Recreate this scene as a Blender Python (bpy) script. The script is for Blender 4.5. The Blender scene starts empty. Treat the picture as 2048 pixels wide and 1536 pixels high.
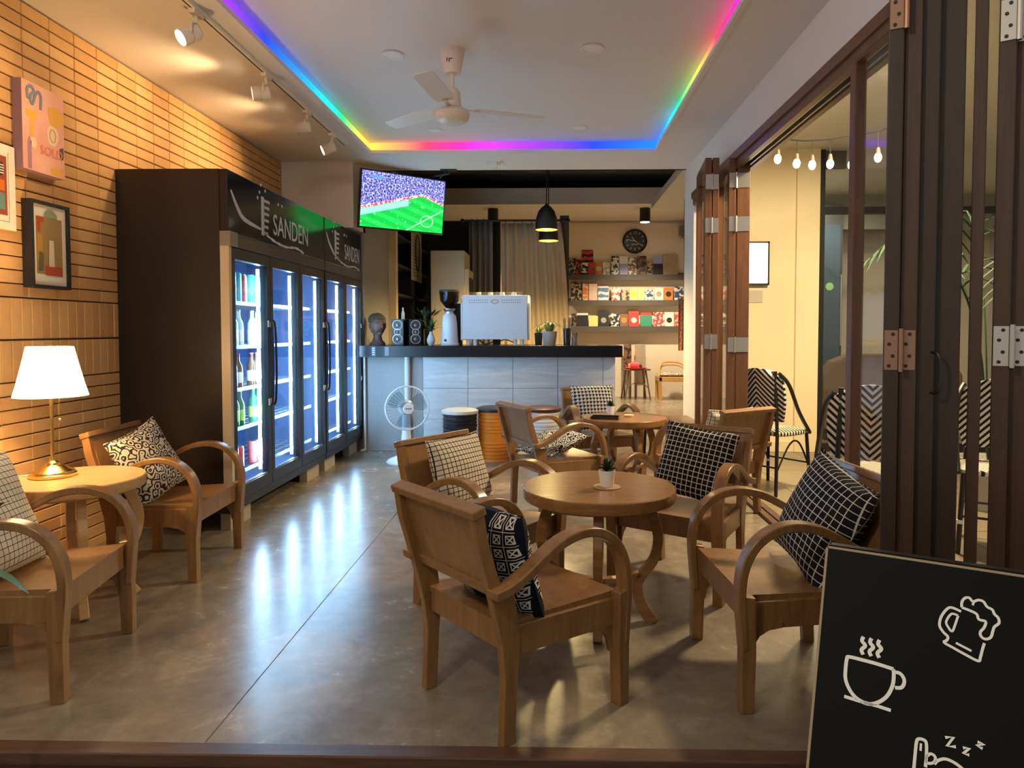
import bpy, math, random
from mathutils import Vector, Matrix, Euler
random.seed(7)
R = math.radians
sc = bpy.context.scene
COL = sc.collection

# ---------------------------------------------------------------- camera, world, exposure
F, PPX, PPY, YAW, PIT, CH = 1400.0, 1068.0, 711.0, R(1.3), R(2.1), 1.2
cam = bpy.data.cameras.new('camera')
co = bpy.data.objects.new('camera', cam)
COL.objects.link(co)
cam.sensor_width = 36.0
cam.lens = F / 2048 * 36.0
cam.shift_x = (1024 - PPX) / 2048
cam.shift_y = (PPY - 768) / 2048
cam.clip_start = 0.05
co.location = (0, 0, CH)
co.rotation_euler = (R(90) - PIT, 0, YAW)
sc.camera = co

w = bpy.data.worlds.new('night'); sc.world = w; w.use_nodes = True
bg = w.node_tree.nodes['Background']
bg.inputs[0].default_value = (1.0, 0.92, 0.80, 1); bg.inputs[1].default_value = 0.22
sc.view_settings.view_transform = 'Standard'
sc.view_settings.look = 'None'
sc.view_settings.gamma = 1.0
sc.view_settings.exposure = 1.12
sc.cycles.max_bounces = 8
sc.cycles.transparent_max_bounces = 16
sc.cycles.sample_clamp_indirect = 4.0
sc.cycles.caustics_reflective = False
sc.cycles.caustics_refractive = False

_d = Vector((-math.sin(YAW)*math.cos(PIT), math.cos(YAW)*math.cos(PIT), -math.sin(PIT)))
_r = Vector((math.cos(YAW), math.sin(YAW), 0)); _u = _r.cross(_d)
def ray(x, y): return _d + _r*((x-PPX)/F) + _u*((PPY-y)/F)
def at(x, y, Y):                       # point of the place seen at (x, y), at depth Y
    v = ray(x, y); return Vector((0, 0, CH)) + v*(Y/v.y)

def lamp(name, kind, loc, energy, color, target=None, **kw):
    l = bpy.data.lights.new(name, kind); l.energy = energy; l.color = color
    for k, v in kw.items(): setattr(l, k, v)
    o = bpy.data.objects.new(name, l); COL.objects.link(o); o.location = loc
    if target is not None:
        o.rotation_euler = (Vector(target)-Vector(loc)).to_track_quat('-Z', 'Y').to_euler()
    return o
WARM = (1.0, 0.66, 0.32); AMBER = (1.0, 0.52, 0.16); COOL = (0.62, 0.82, 1.0); NEUT = (1.0, 0.90, 0.76)
# unseen lamps: one added to light the entrance from front left, the patio ceiling lamps
lamp('added_entrance_light', 'POINT', (-1.3, 0.2, 2.7), 40, (1.0, 0.80, 0.58), shadow_soft_size=0.12)
lamp('patio_lamp_light', 'AREA', (2.35, 4.6, 2.88), 88, (1.0, 0.78, 0.48), target=(2.35, 4.6, 0), shape='DISK', size=0.5)
lamp('shop_lamp_light', 'AREA', (3.4, 8.4, 2.8), 14, (1.0, 0.86, 0.62), target=(3.4, 8.4, 0), shape='DISK', size=0.5)

# ---------------------------------------------------------------- materials
MATS = {}
def _new(name):
    m = bpy.data.materials.new(name); m.use_nodes = True
    return m, m.node_tree, m.node_tree.nodes['Principled BSDF']
def mat(name, col, rough=0.5, metal=0.0, emit=None, es=0.0, spec=0.5, bump=0.0, bscale=200.0, coat=0.0):
    if name in MATS: return MATS[name]
    m, nt, p = _new(name)
    p.inputs['Base Color'].default_value = (*col, 1); p.inputs['Roughness'].default_value = rough
    p.inputs['Metallic'].default_value = metal; p.inputs['Specular IOR Level'].default_value = spec
    p.inputs['Coat Weight'].default_value = coat
    if emit: p.inputs['Emission Color'].default_value = (*emit, 1); p.inputs['Emission Strength'].default_value = es
    if bump:
        n = nt.nodes.new('ShaderNodeTexNoise'); n.inputs['Scale'].default_value = bscale
        tc = nt.nodes.new('ShaderNodeTexCoord'); nt.links.new(tc.outputs['Object'], n.inputs['Vector'])
        b = nt.nodes.new('ShaderNodeBump'); b.inputs['Strength'].default_value = bump; b.inputs['Distance'].default_value = 0.002
        nt.links.new(n.outputs[0], b.inputs['Height']); nt.links.new(b.outputs[0], p.inputs['Normal'])
    MATS[name] = m; return m
class G:                               # small node-expression helper
    def __init__(s, nt): s.nt = nt
    def m(s, op, a, b=None, c=None):
        n = s.nt.nodes.new('ShaderNodeMath'); n.operation = op
        for i, v in enumerate((a, b, c)):
            if v is None: continue
            if isinstance(v, (int, float)): n.inputs[i].default_value = v
            else: s.nt.links.new(v, n.inputs[i])
        return n.outputs[0]
    def obj(s, which='Object'):
        tc = s.nt.nodes.new('ShaderNodeTexCoord'); return tc.outputs[which]
    def xyz(s, v):
        n = s.nt.nodes.new('ShaderNodeSeparateXYZ'); s.nt.links.new(v, n.inputs[0]); return n.outputs
    def comb(s, x, y, z):
        n = s.nt.nodes.new('ShaderNodeCombineXYZ')
        for i, v in enumerate((x, y, z)):
            if isinstance(v, (int, float)): n.inputs[i].default_value = v
            else: s.nt.links.new(v, n.inputs[i])
        return n.outputs[0]
    def map(s, v, scale=(1, 1, 1), loc=(0, 0, 0)):
        n = s.nt.nodes.new('ShaderNodeMapping'); s.nt.links.new(v, n.inputs[0])
        n.inputs['Scale'].default_value = scale; n.inputs['Location'].default_value = loc; return n.outputs[0]
    def noise(s, v, scale=5, detail=3, out=0, rough=0.5, dist=0.0):
        n = s.nt.nodes.new('ShaderNodeTexNoise'); s.nt.links.new(v, n.inputs['Vector'])
        n.inputs['Scale'].default_value = scale; n.inputs['Detail'].default_value = detail
        n.inputs['Roughness'].default_value = rough; n.inputs['Distortion'].default_value = dist
        return n.outputs[out]
    def vor(s, v, scale=5, out='Distance'):
        n = s.nt.nodes.new('ShaderNodeTexVoronoi'); s.nt.links.new(v, n.inputs['Vector']); n.inputs['Scale'].default_value = scale
        return n.outputs[out]
    def mix(s, f, a, b):
        n = s.nt.nodes.new('ShaderNodeMix'); n.data_type = 'RGBA'
        for sock, v in ((n.inputs[0], f), (n.inputs[6], a), (n.inputs[7], b)):
            if isinstance(v, (int, float)): sock.default_value = v
            elif isinstance(v, tuple): sock.default_value = (*v, 1)
            else: s.nt.links.new(v, sock)
        return n.outputs[2]
    def ramp(s, f, stops, interp='LINEAR'):
        n = s.nt.nodes.new('ShaderNodeValToRGB'); s.nt.links.new(f, n.inputs[0]); n.color_ramp.interpolation = interp
        els = n.color_ramp.elements
        while len(els) < len(stops): els.new(0.5)
        for e, (p, c) in zip(els, stops): e.position = p; e.color = (*c, 1)
        return n.outputs[0]
    def bump(s, h, p, strength=0.3, dist=0.002):
        b = s.nt.nodes.new('ShaderNodeBump'); b.inputs['Strength'].default_value = strength; b.inputs['Distance'].default_value = dist
        s.nt.links.new(h, b.inputs['Height']); s.nt.links.new(b.outputs[0], p.inputs['Normal'])
def wood(name, c1, c2, rough=0.35, scale=(18, 18, 2.2), coat=0.15, spec=0.5):
    if name in MATS: return MATS[name]
    m, nt, p = _new(name); g = G(nt)
    v = g.map(g.obj(), scale)
    n1 = g.noise(v, 1.6, 5, dist=1.4); n2 = g.noise(v, 9, 3)
    f = g.m('ADD', g.m('MULTIPLY', n1, 0.8), g.m('MULTIPLY', n2, 0.25))
    nt.links.new(g.ramp(f, [(0.3, c1), (0.72, c2)]), p.inputs['Base Color'])
    p.inputs['Roughness'].default_value = rough; p.inputs['Coat Weight'].default_value = coat; p.inputs['Coat Roughness'].default_value = 0.25
    p.inputs['Specular IOR Level'].default_value = spec
    g.bump(n2, p, 0.08); MATS[name] = m; return m
def pattern(name, fn, rough=0.9):
    if name in MATS: return MATS[name]
    m, nt, p = _new(name); g = G(nt)
    nt.links.new(fn(g), p.inputs['Base Color']); p.inputs['Roughness'].default_value = rough
    p.inputs['Specular IOR Level'].default_value = 0.15
    g.bump(g.noise(g.obj(), 260, 2), p, 0.25); MATS[name] = m; return m
def glassm(name, tint=(1, 1, 1), gloss=0.10, rough=0.03):
    if name in MATS: return MATS[name]
    m, nt, p = _new(name)
    out = nt.nodes['Material Output']; nt.nodes.remove(p)
    t = nt.nodes.new('ShaderNodeBsdfTransparent'); t.inputs[0].default_value = (*tint, 1)
    gl = nt.nodes.new('ShaderNodeBsdfGlossy'); gl.inputs['Roughness'].default_value = rough
    ge = nt.nodes.new('ShaderNodeNewGeometry'); vm = nt.nodes.new('ShaderNodeVectorMath'); vm.operation = 'DOT_PRODUCT'
    nt.links.new(ge.outputs['Incoming'], vm.inputs[0]); nt.links.new(ge.outputs['Normal'], vm.inputs[1])
    g = G(nt); f = g.m('MULTIPLY_ADD', g.m('POWER', g.m('SUBTRACT', 1.0, g.m('ABSOLUTE', vm.outputs['Value'])), 5.0), 0.9, gloss*0.3)
    mx = nt.nodes.new('ShaderNodeMixShader'); nt.links.new(f, mx.inputs[0]); nt.links.new(t.outputs[0], mx.inputs[1]); nt.links.new(gl.outputs[0], mx.inputs[2])
    nt.links.new(mx.outputs[0], out.inputs[0]); MATS[name] = m; return m
def emis(name, col, st):
    if name in MATS: return MATS[name]
    m, nt, p = _new(name)
    p.inputs['Base Color'].default_value = (*col, 1); p.inputs['Emission Color'].default_value = (*col, 1); p.inputs['Emission Strength'].default_value = st
    MATS[name] = m; return m

CHAIRWOOD = wood('chair_wood', (0.185, 0.088, 0.030), (0.305, 0.158, 0.058), 0.30)
TABLEWOOD = wood('table_wood', (0.205, 0.092, 0.030), (0.33, 0.165, 0.058), 0.20, (3, 22, 22), 0.3)
LAMPTABLE = wood('pale_table_wood', (0.50, 0.30, 0.13), (0.62, 0.40, 0.19), 0.35, (3, 22, 22))
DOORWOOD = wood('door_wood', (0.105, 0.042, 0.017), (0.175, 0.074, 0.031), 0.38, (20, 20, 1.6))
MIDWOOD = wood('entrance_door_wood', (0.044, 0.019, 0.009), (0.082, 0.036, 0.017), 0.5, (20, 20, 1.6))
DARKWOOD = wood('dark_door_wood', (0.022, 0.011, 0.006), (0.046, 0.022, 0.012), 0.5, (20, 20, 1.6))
SILLWOOD = wood('sill_wood', (0.075, 0.038, 0.024), (0.14, 0.070, 0.042), 0.4, (1.6, 20, 20))
PAINT = mat('ceiling_paint', (0.80, 0.77, 0.73), 0.65, bump=0.05, bscale=40)
PAINTW = mat('wall_paint', (0.72, 0.68, 0.62), 0.6, bump=0.06, bscale=60)
CREAM = mat('cream_wall_paint', (0.84, 0.70, 0.42), 0.55, bump=0.05, bscale=50)
GREYP = mat('grey_paint', (0.30, 0.29, 0.285), 0.6)
DARKP = mat('dark_grey_paint', (0.11, 0.105, 0.10), 0.8)
BLACK = mat('black_metal', (0.012, 0.012, 0.013), 0.38)
MATTE = mat('matte_black', (0.012, 0.012, 0.014), 0.7)
GLOSSB = mat('gloss_black', (0.012, 0.013, 0.018), 0.12)
WHITE = mat('white_plastic', (0.82, 0.81, 0.78), 0.4)
WMETAL = mat('white_enamel', (0.74, 0.79, 0.86), 0.25, coat=0.3)
CREAMPL = mat('cream_plastic', (0.80, 0.72, 0.58), 0.4)
STEEL = mat('steel', (0.55, 0.55, 0.56), 0.3, 1.0)
BRASS = mat('brass', (0.86, 0.58, 0.18), 0.22, 1.0)
HINGEM = mat('hinge_steel', (0.60, 0.57, 0.52), 0.35, 1.0)
HINGED = mat('hinge_copper_brown', (0.38, 0.22, 0.15), 0.35, 0.9)
GLASS = glassm('clear_glass')
DGLASS = glassm('smoked_glass', (0.42, 0.36, 0.30))
LEAF = mat('leaf_green', (0.07, 0.16, 0.04), 0.5)
LEAFD = mat('dark_leaf', (0.022, 0.052, 0.022), 0.7, spec=0.25)
CONCPOT = mat('concrete_pot', (0.42, 0.40, 0.36), 0.9, bump=0.4, bscale=90)
CHALK = mat('chalk_white', (0.85, 0.85, 0.82), 0.9)
PAPER = mat('paper', (0.80, 0.76, 0.66), 0.8)
SOIL = mat('soil', (0.035, 0.025, 0.018), 0.95)

# ---------------------------------------------------------------- mesh building
class MB:
    def __init__(s): s.v = []; s.f = []
    def add(s, vs, fs, M=None):
        b = len(s.v)
        s.v += [tuple(M @ Vector(q)) if M is not None else tuple(q) for q in vs]
        s.f += [tuple(i+b for i in q) for q in fs]; return s
    def box(s, a, b, M=None):
        x0, y0, z0 = a; x1, y1, z1 = b
        return s.add([(x0,y0,z0),(x1,y0,z0),(x1,y1,z0),(x0,y1,z0),(x0,y0,z1),(x1,y0,z1),(x1,y1,z1),(x0,y1,z1)],
                     [(3,2,1,0),(4,5,6,7),(0,1,5,4),(1,2,6,5),(2,3,7,6),(3,0,4,7)], M)
    def lathe(s, prof, seg=28, M=None, a0=0.0, a1=2*math.pi, cap=True):
        full = abs(a1-a0-2*math.pi) < 1e-6; n = seg if full else seg+1; vs = []; fs = []
        for r, z in prof:
            for k in range(n):
                a = a0+(a1-a0)*k/seg; vs.append((r*math.cos(a), r*math.sin(a), z))
        for i in range(len(prof)-1):
            for k in range(seg):
                k2 = (k+1) % n; fs.append((i*n+k, i*n+k2, (i+1)*n+k2, (i+1)*n+k))
        if cap and full:
            if prof[0][0] > 1e-5: fs.append(tuple(reversed(range(n))))
            if prof[-1][0] > 1e-5: fs.append(tuple(range((len(prof)-1)*n, len(prof)*n)))
        return s.add(vs, fs, M)
    def prism(s, poly, t0, t1, axes='yz', M=None):     # poly in two axes, thickness along the third
        ax = {'yz': (1, 2, 0), 'xz': (0, 2, 1), 'xy': (0, 1, 2)}[axes]; n = len(poly); vs = []
        for t in (t0, t1):
            for p in poly:
                q = [0, 0, 0]; q[ax[0]], q[ax[1]], q[ax[2]] = p[0], p[1], t; vs.append(tuple(q))
        fs = [tuple(range(n)), tuple(reversed(range(n, 2*n)))]
        for i in range(n): j = (i+1) % n; fs.append((i, i+n, j+n, j))
        return s.add(vs, fs, M)
    def tube(s, pts, r, seg=8, M=None, closed=False):
        pts = [Vector(p) for p in pts]; n = len(pts); rs = r if isinstance(r, (list, tuple)) else [r]*n
        vs = []; fs = []; prev = None
        for i, p in enumerate(pts):
            if closed: t = pts[(i+1) % n]-pts[i-1]
            else: t = pts[min(i+1, n-1)]-pts[max(i-1, 0)]
            t.normalize()
            if prev is None:
                a = Vector((0, 0, 1)) if abs(t.z) < 0.9 else Vector((1, 0, 0)); nx = t.cross(a).normalized()
            else: nx = (prev-t*prev.dot(t)).normalized()
            prev = nx; ny = t.cross(nx)
            for k in range(seg):
                a = 2*math.pi*k/seg; vs.append(tuple(p+(nx*math.cos(a)+ny*math.sin(a))*rs[i]))
        for i in range(n if closed else n-1):
            i2 = (i+1) % n
            for k in range(seg): k2 = (k+1) % seg; fs.append((i*seg+k, i*seg+k2, i2*seg+k2, i2*seg+k))
        if not closed: fs.append(tuple(reversed(range(seg)))); fs.append(tuple(range((n-1)*seg, n*seg)))
        return s.add(vs, fs, M)
    def band(s, pts, width, th, wdir=(1, 0, 0), M=None):  # flat strip swept along pts; width may be per point
        pts = [Vector(p) for p in pts]; wd = Vector(wdir).normalized(); n = len(pts); vs = []; fs = []
        ws = width if isinstance(width, (list, tuple)) else [width]*n
        ts = th if isinstance(th, (list, tuple)) else [th]*n
        for i, p in enumerate(pts):
            t = (pts[min(i+1, n-1)]-pts[max(i-1, 0)]).normalized(); nn = wd.cross(t).normalized()
            for a, b in ((-1, -1), (1, -1), (1, 1), (-1, 1)): vs.append(tuple(p+wd*(a*ws[i]/2)+nn*(b*ts[i]/2)))
        for i in range(n-1):
            for k in range(4): k2 = (k+1) % 4; fs.append((i*4+k, i*4+k2, (i+1)*4+k2, (i+1)*4+k))
        fs.append((3, 2, 1, 0)); fs.append(tuple(range((n-1)*4, n*4))); return s.add(vs, fs, M)
    def ball(s, c, r, seg=16, rings=10, M=None):
        rx, ry, rz = r if isinstance(r, (list, tuple)) else (r, r, r); vs = []; fs = []
        for i in range(rings+1):
            th = math.pi*i/rings
            for k in range(seg):
                a = 2*math.pi*k/seg; vs.append((c[0]+rx*math.sin(th)*math.cos(a), c[1]+ry*math.sin(th)*math.sin(a), c[2]+rz*math.cos(th)))
        for i in range(rings):
            for k in range(seg): k2 = (k+1) % seg; fs.append((i*seg+k, (i+1)*seg+k, (i+1)*seg+k2, i*seg+k2))
        return s.add(vs, fs, M)
    def mesh(s, name, m, smooth=False):
        me = bpy.data.meshes.new(name); me.from_pydata(s.v, [], s.f); me.validate(); me.update()
        if smooth:
            me.polygons.foreach_set('use_smooth', [True]*len(me.polygons))
        if m: me.materials.append(m)
        return me
    def build(s, name, m, parent=None, smooth=False, bevel=0.0, auto=False):
        o = bpy.data.objects.new(name, s.mesh(name, m, smooth)); COL.objects.link(o)
        if smooth or auto:
            o.data.polygons.foreach_set('use_smooth', [True]*len(o.data.polygons))
            try: o.data.set_sharp_from_angle(angle=R(38))
            except Exception: pass
        if bevel:
            b = o.modifiers.new('bevel', 'BEVEL'); b.width = bevel; b.segments = 2; b.limit_method = 'ANGLE'; b.angle_limit = R(35)
        if parent: o.parent = parent
        return o
def tag(o, label, cat, group=None):
    o['label'] = label; o['category'] = cat
    if group: o['group'] = group
    return o
def thing(name, label, cat, loc=(0, 0, 0), rz=0.0, group=None):
    o = bpy.data.objects.new(name, None); COL.objects.link(o); o.empty_display_size = 0.1
    o.location = loc; o.rotation_euler = (0, 0, rz); return tag(o, label, cat, group)
def struct(name, mb, m, parent=None, **k):
    o = mb.build(name, m, parent, **k)
    if not parent: o['kind'] = 'structure'
    return o
def B(a, b): return MB().box(a, b)
def kids(o): return [c for c in COL.objects if c.parent == o]
def dup(root, loc=None, rz=None, label=None):
    def cp(o, par):
        c = o.copy(); COL.objects.link(c); c.parent = par
        for k in kids(o): cp(k, c)
        return c
    c = cp(root, None)
    if loc is not None: c.location = loc
    if rz is not None: c.rotation_euler = (0, 0, rz)
    if label: c['label'] = label
    return c
def text_mesh(body, size, depth=0.001):
    cu = bpy.data.curves.new('lettering', 'FONT'); cu.body = body; cu.size = size; cu.extrude = depth; cu.align_x = 'CENTER'; cu.align_y = 'CENTER'; cu.resolution_u = 3
    o = bpy.data.objects.new('lettering', cu); COL.objects.link(o)
    bpy.context.view_layer.update()
    me = bpy.data.meshes.new_from_object(o.evaluated_get(bpy.context.evaluated_depsgraph_get()))
    bpy.data.objects.remove(o); bpy.data.curves.remove(cu); return me
def text(name, body, size, origin, right, up, m, parent=None, depth=0.001, sx=1.0):
    me = text_mesh(body, size, depth); me.materials.clear(); me.materials.append(m)
    r_ = Vector(right).normalized(); u_ = Vector(up).normalized(); n_ = r_.cross(u_)
    M = Matrix((( r_.x*sx, u_.x, n_.x, origin[0]), (r_.y*sx, u_.y, n_.y, origin[1]), (r_.z*sx, u_.z, n_.z, origin[2]), (0, 0, 0, 1)))
    me.transform(M); o = bpy.data.objects.new(name, me); COL.objects.link(o)
    if parent: o.parent = parent
    return o
def frame(o, r_, n_):                   # matrix from origin, right and normal vectors
    r_ = Vector(r_).normalized(); n_ = Vector(n_).normalized(); u_ = n_.cross(r_)
    return Matrix(((r_.x, u_.x, n_.x, o[0]), (r_.y, u_.y, n_.y, o[1]), (r_.z, u_.z, n_.z, o[2]), (0, 0, 0, 1)))
def spline(pts, n=6):                   # Catmull-Rom through pts
    P = [Vector(p) for p in pts]; out = []
    for i in range(len(P)-1):
        a, b, c, d = P[max(i-1, 0)], P[i], P[i+1], P[min(i+2, len(P)-1)]
        for k in range(n):
            t = k/n; out.append(0.5*((2*b)+(c-a)*t+(2*a-5*b+4*c-d)*t*t+(-a+3*b-3*c+d)*t**3))
    out.append(P[-1]); return out

# ================================================================= THE SETTING
m, nt, p = _new('polished_concrete'); g = G(nt); v = g.obj()
n1 = g.noise(v, 1.3, 6, rough=0.6, dist=0.6); n2 = g.noise(v, 14, 5, rough=0.65); n3 = g.noise(v, 60, 3)
n4 = g.noise(g.map(v, (1, 1, 1), (3, 7, 0)), 4.5, 7, rough=0.7, dist=1.2)
f = g.m('ADD', g.m('ADD', g.m('MULTIPLY', n1, 0.4), g.m('MULTIPLY', n4, 0.35)), g.m('MULTIPLY', n2, 0.25))
nt.links.new(g.ramp(f, [(0.36, (0.165, 0.130, 0.096)), (0.52, (0.255, 0.206, 0.153)), (0.66, (0.385, 0.318, 0.238))]), p.inputs['Base Color'])
nt.links.new(g.m('ADD', 0.10, g.m("MULTIPLY", f, 0.30)), p.inputs['Roughness'])
p.inputs['Specular IOR Level'].default_value = 0.5
g.bump(g.m('ADD', g.m('MULTIPLY', n2, 0.5), g.m('MULTIPLY', n3, 0.5)), p, 0.04, 0.001); CONC = m
XW = -2.53
fl = MB()
for x0, x1, y0, y1 in ((XW-.1, -1.0035, 1.965, 7.6), (-.9995, 1.36, 1.965, 4.3175), (-.9995, 1.36, 4.3205, 7.6), (XW-.1, 2.6, 7.6, 12.7)):
    fl.box((x0, y0, -.15), (x1, y1, 0))
fl.box((-1.01, 1.965, -.15), (-.99, 7.6, -.004)).box((-1.0, 4.31, -.15), (1.36, 4.33, -.004))
struct('floor', fl, CONC)
m, nt, p = _new('patio_tiles'); g = G(nt); v = g.obj()
br = nt.nodes.new('ShaderNodeTexBrick'); nt.links.new(v, br.inputs['Vector']); br.offset = 0.0; br.inputs['Scale'].default_value = 1.0
br.inputs['Brick Width'].default_value = 0.6; br.inputs['Row Height'].default_value = 0.6; br.inputs['Mortar Size'].default_value = 0.006
br.inputs['Color1'].default_value = (0.22, 0.18, 0.12, 1); br.inputs['Color2'].default_value = (0.27, 0.22, 0.15, 1); br.inputs['Mortar'].default_value = (0.07, 0.06, 0.05, 1)
nt.links.new(br.outputs[0], p.inputs['Base Color']); p.inputs['Roughness'].default_value = 0.4
struct('floor_patio', B((1.46, 1.0, -.15), (6.2, 10.2, -.002)), m)
struct('ground_street', B((-4, -4, -.3), (6.2, 1.88, -.15)), mat('asphalt', (0.05, 0.047, 0.045), 0.9, bump=0.5, bscale=120))
struct('trim_1', MB().box((XW-.1, 1.905, -.15), (1.46, 1.965, .006)), SILLWOOD, bevel=.004)
struct('trim_2', MB().box((XW-.1, 1.86, -.15), (1.46, 1.904, -.03)), DARKWOOD)
for k, x in enumerate((-1.48, -1.19, -.47, -.37, .05)):
    pass
# side opening: sill boards and floor track
struct('trim_3', MB().box((1.36, 2.0, -.15), (1.40, 6.6, .022)), SILLWOOD)
struct('trim_4', MB().box((1.415, 2.0, -.15), (1.46, 6.6, .022)), SILLWOOD)
struct('trim_5', MB().box((1.40, 2.0, -.15), (1.415, 6.6, .004)), STEEL)

# left wall: mortar backing with stack-bond bricks proud of it
struct_wl = struct('wall_left', B((XW-.1, 1.9, -.15), (XW-.016, 6.95, 2.9)), mat('brick_mortar', (0.10, 0.055, 0.028), 0.95))
m, nt, p = _new('brick_clay'); g = G(nt)
oi = nt.nodes.new('ShaderNodeObjectInfo'); v = g.obj()
n1 = g.noise(v, 9, 4); f = g.m('ADD', g.m('MULTIPLY', oi.outputs['Random'], 0.55), g.m('MULTIPLY', n1, 0.5))
nt.links.new(g.ramp(f, [(0.2, (0.50, 0.27, 0.105)), (0.55, (0.60, 0.345, 0.14)), (0.85, (0.66, 0.41, 0.185))]), p.inputs['Base Color'])
p.inputs['Roughness'].default_value = 0.85; g.bump(g.noise(v, 90, 4), p, 0.35); BRICK = m
def brick_mesh(name, ly, lz):
    e = 0.0035; a = MB(); vs = []
    for x, k in ((-.02, 0), (-.004, 0), (0, e)):
        vs += [(x, -ly/2+k, -lz/2+k), (x, ly/2-k, -lz/2+k), (x, ly/2-k, lz/2-k), (x, -ly/2+k, lz/2-k)]
    fs = []
    for i in (0, 4):
        for k in range(4): k2 = (k+1) % 4; fs.append((i+k, i+k2, i+4+k2, i+4+k))
    fs.append((8, 9, 10, 11)); a.add(vs, fs); return a
BL, BH = 0.185, 0.0645
flat = brick_mesh('brick', BL-.0018, BH-.0055); sold = brick_mesh('brick', BH-.0025, 0.2-.006)
fm, sm = flat.mesh('brick', BRICK), sold.mesh('brick', BRICK)
spots = []
z = 1.355+BH/2
while z < 2.80:
    spots += [(2.98+BL*(k+.5), z, 0) for k in range(-5, 20)]; z += BH
z = .95-BH/2
while z > -.02:
    spots += [(2.98+BL*(k+.5), z, 0) for k in range(-5, 6)]; z -= BH
for zz in (1.051, 1.254):
    spots += [(2.98+BH*(k+.5), zz, 1) for k in range(-15, 18)]
def hidden(y, z): return y > 4.22 and z < 2.08
vis = [s for s in spots if not hidden(s[0], s[1]) and s[0] > 3.05]
vis.sort(key=lambda s: s[0]); rest = vis[300:]
for (y, z, k) in vis[:300]:
    o = bpy.data.objects.new('brick', sm if k else fm); COL.objects.link(o); o.parent = struct_wl
    o.location = (XW + random.uniform(-.0015, .0015), y+random.uniform(-.0008, .0008), min(z, 2.78-BH*.25)); 
a = MB()
for (y, z, k) in rest + [s for s in spots if s not in vis]:
    src = sold if k else flat; a.add([(XW+q[0], y+q[1], z+q[2]) for q in src.v], src.f)
o = a.build('distant_bricks', BRICK, struct_wl); o['kind'] = 'stuff'

# ceiling with a stepped tray
HC, HT = 2.78, 2.87
TX0, TX1, TY0, TY1 = -1.62, .95, 2.55, 6.28
c = MB().box((XW-.1, 1.9, HC), (TX0, 7.02, HC+.3)).box((TX1, 1.9, HC), (1.46, 7.02, HC+.3)).box((TX0, TY1, HC), (TX1, 7.02, HC+.3)).box((TX0, 1.9, HC), (TX1, TY0, HC+.3))
c.box((TX0, TY0, HT), (TX1, TY1, HC+.3))
struct('ceiling', c, PAINT)
struct('trim_6', MB().box((TX0-.0, TY0, HC-.012), (TX0+.03, TY1, HC+.016)).box((TX1-.03, TY0, HC-.012), (TX1, TY1, HC+.016)).box((TX0+.03, TY1-.03, HC-.012), (TX1-.03, TY1, HC+.016)), PAINT)
struct('wall_bulkhead', B((XW-.1, 6.6, 2.165), (-1.853, 7.02, HC)), PAINTW)
# bar side wall and light end strip
struct('wall_bar', MB().box((XW-.1, 6.95, 0), (-1.853, 8.1, 3.55)), GREYP)
struct('trim_7', MB().box((-1.853, 8.02, 0), (-1.765, 8.12, 3.0)), mat('light_wood_trim', (0.72, 0.55, 0.34), 0.5))
struct('wall_store', MB().box((-2.6, 8.12, 0), (-2.3, 12.7, 3.6)), DARKP)
struct('wall_back', MB().box((-2.6, 12.6, 0), (2.9, 12.75, 3.7)), mat('back_wall_paint', (0.78, 0.68, 0.55), 0.6, bump=0.05, bscale=50))
struct('wall_right', MB().box((1.34, 6.6, 0), (1.46, 7.05, HC)).box((1.34, 1.96, 2.47), (1.46, 6.6, HC)), PAINT)
struct('wall_passage', MB().box((2.6, 7.05, 0), (2.72, 12.6, 3.7)), PAINTW)
struct('trim_8', MB().box((1.315, 1.96, 2.415), (1.47, 6.6, 2.472)).box((1.33, 1.96, 2.36), (1.365, 6.6, 2.415)).box((1.435, 1.96, 2.36), (1.47, 6.6, 2.415)), DOORWOOD)
struct('trim_9', MB().box((1.368, 1.96, 2.372), (1.383, 6.6, 2.412)).box((1.417, 1.96, 2.372), (1.432, 6.6, 2.412)), STEEL)
# higher, darker ceiling behind the bar, and the lowered box by the book wall
struct('ceiling_void', MB().box((-2.6, 7.0, 3.62), (2.9, 12.7, 3.75)), DARKP)
struct('wall_above_bar', MB().box((-2.6, 6.98, HC), (2.9, 7.02, 3.65)), DARKP)
struct('ceiling_lowered', MB().box((-2.6, 10.9, 3.14), (2.9, 12.6, 3.39)), mat('beam_paint', (0.70, 0.64, 0.54), 0.6))
struct('wall_void', MB().box((-2.6, 12.2, 3.39), (2.9, 12.3, 3.65)), DARKP)
for k, (x, wd, z0) in enumerate(((-.62, .06, 3.42), (-.30, .16, 3.36), (-.12, .05, 3.45), (.62, .07, 3.40), (1.05, .04, 3.42), (1.9, .05, 3.38))):
    tag(MB().box((x, 9.6, z0), (x+wd, 9.66, 3.62)).box((x-.02, 9.55, z0+.10), (x+wd+.02, 9.7, z0+.13)).build('pipe_bracket', DARKP), 'dark pipe hanger under the raised ceiling, number %s from the screen' % ('one', 'two', 'three', 'four', 'five', 'six')[k], 'bracket', 'pipe hangers in the ceiling void')
tag(MB().tube([(-2.2, 9.62, 3.50), (2.5, 9.62, 3.50)], .035, 10).build('ceiling_pipe', DARKP, smooth=True), 'long dark pipe running across the raised ceiling void', 'pipe')
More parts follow.
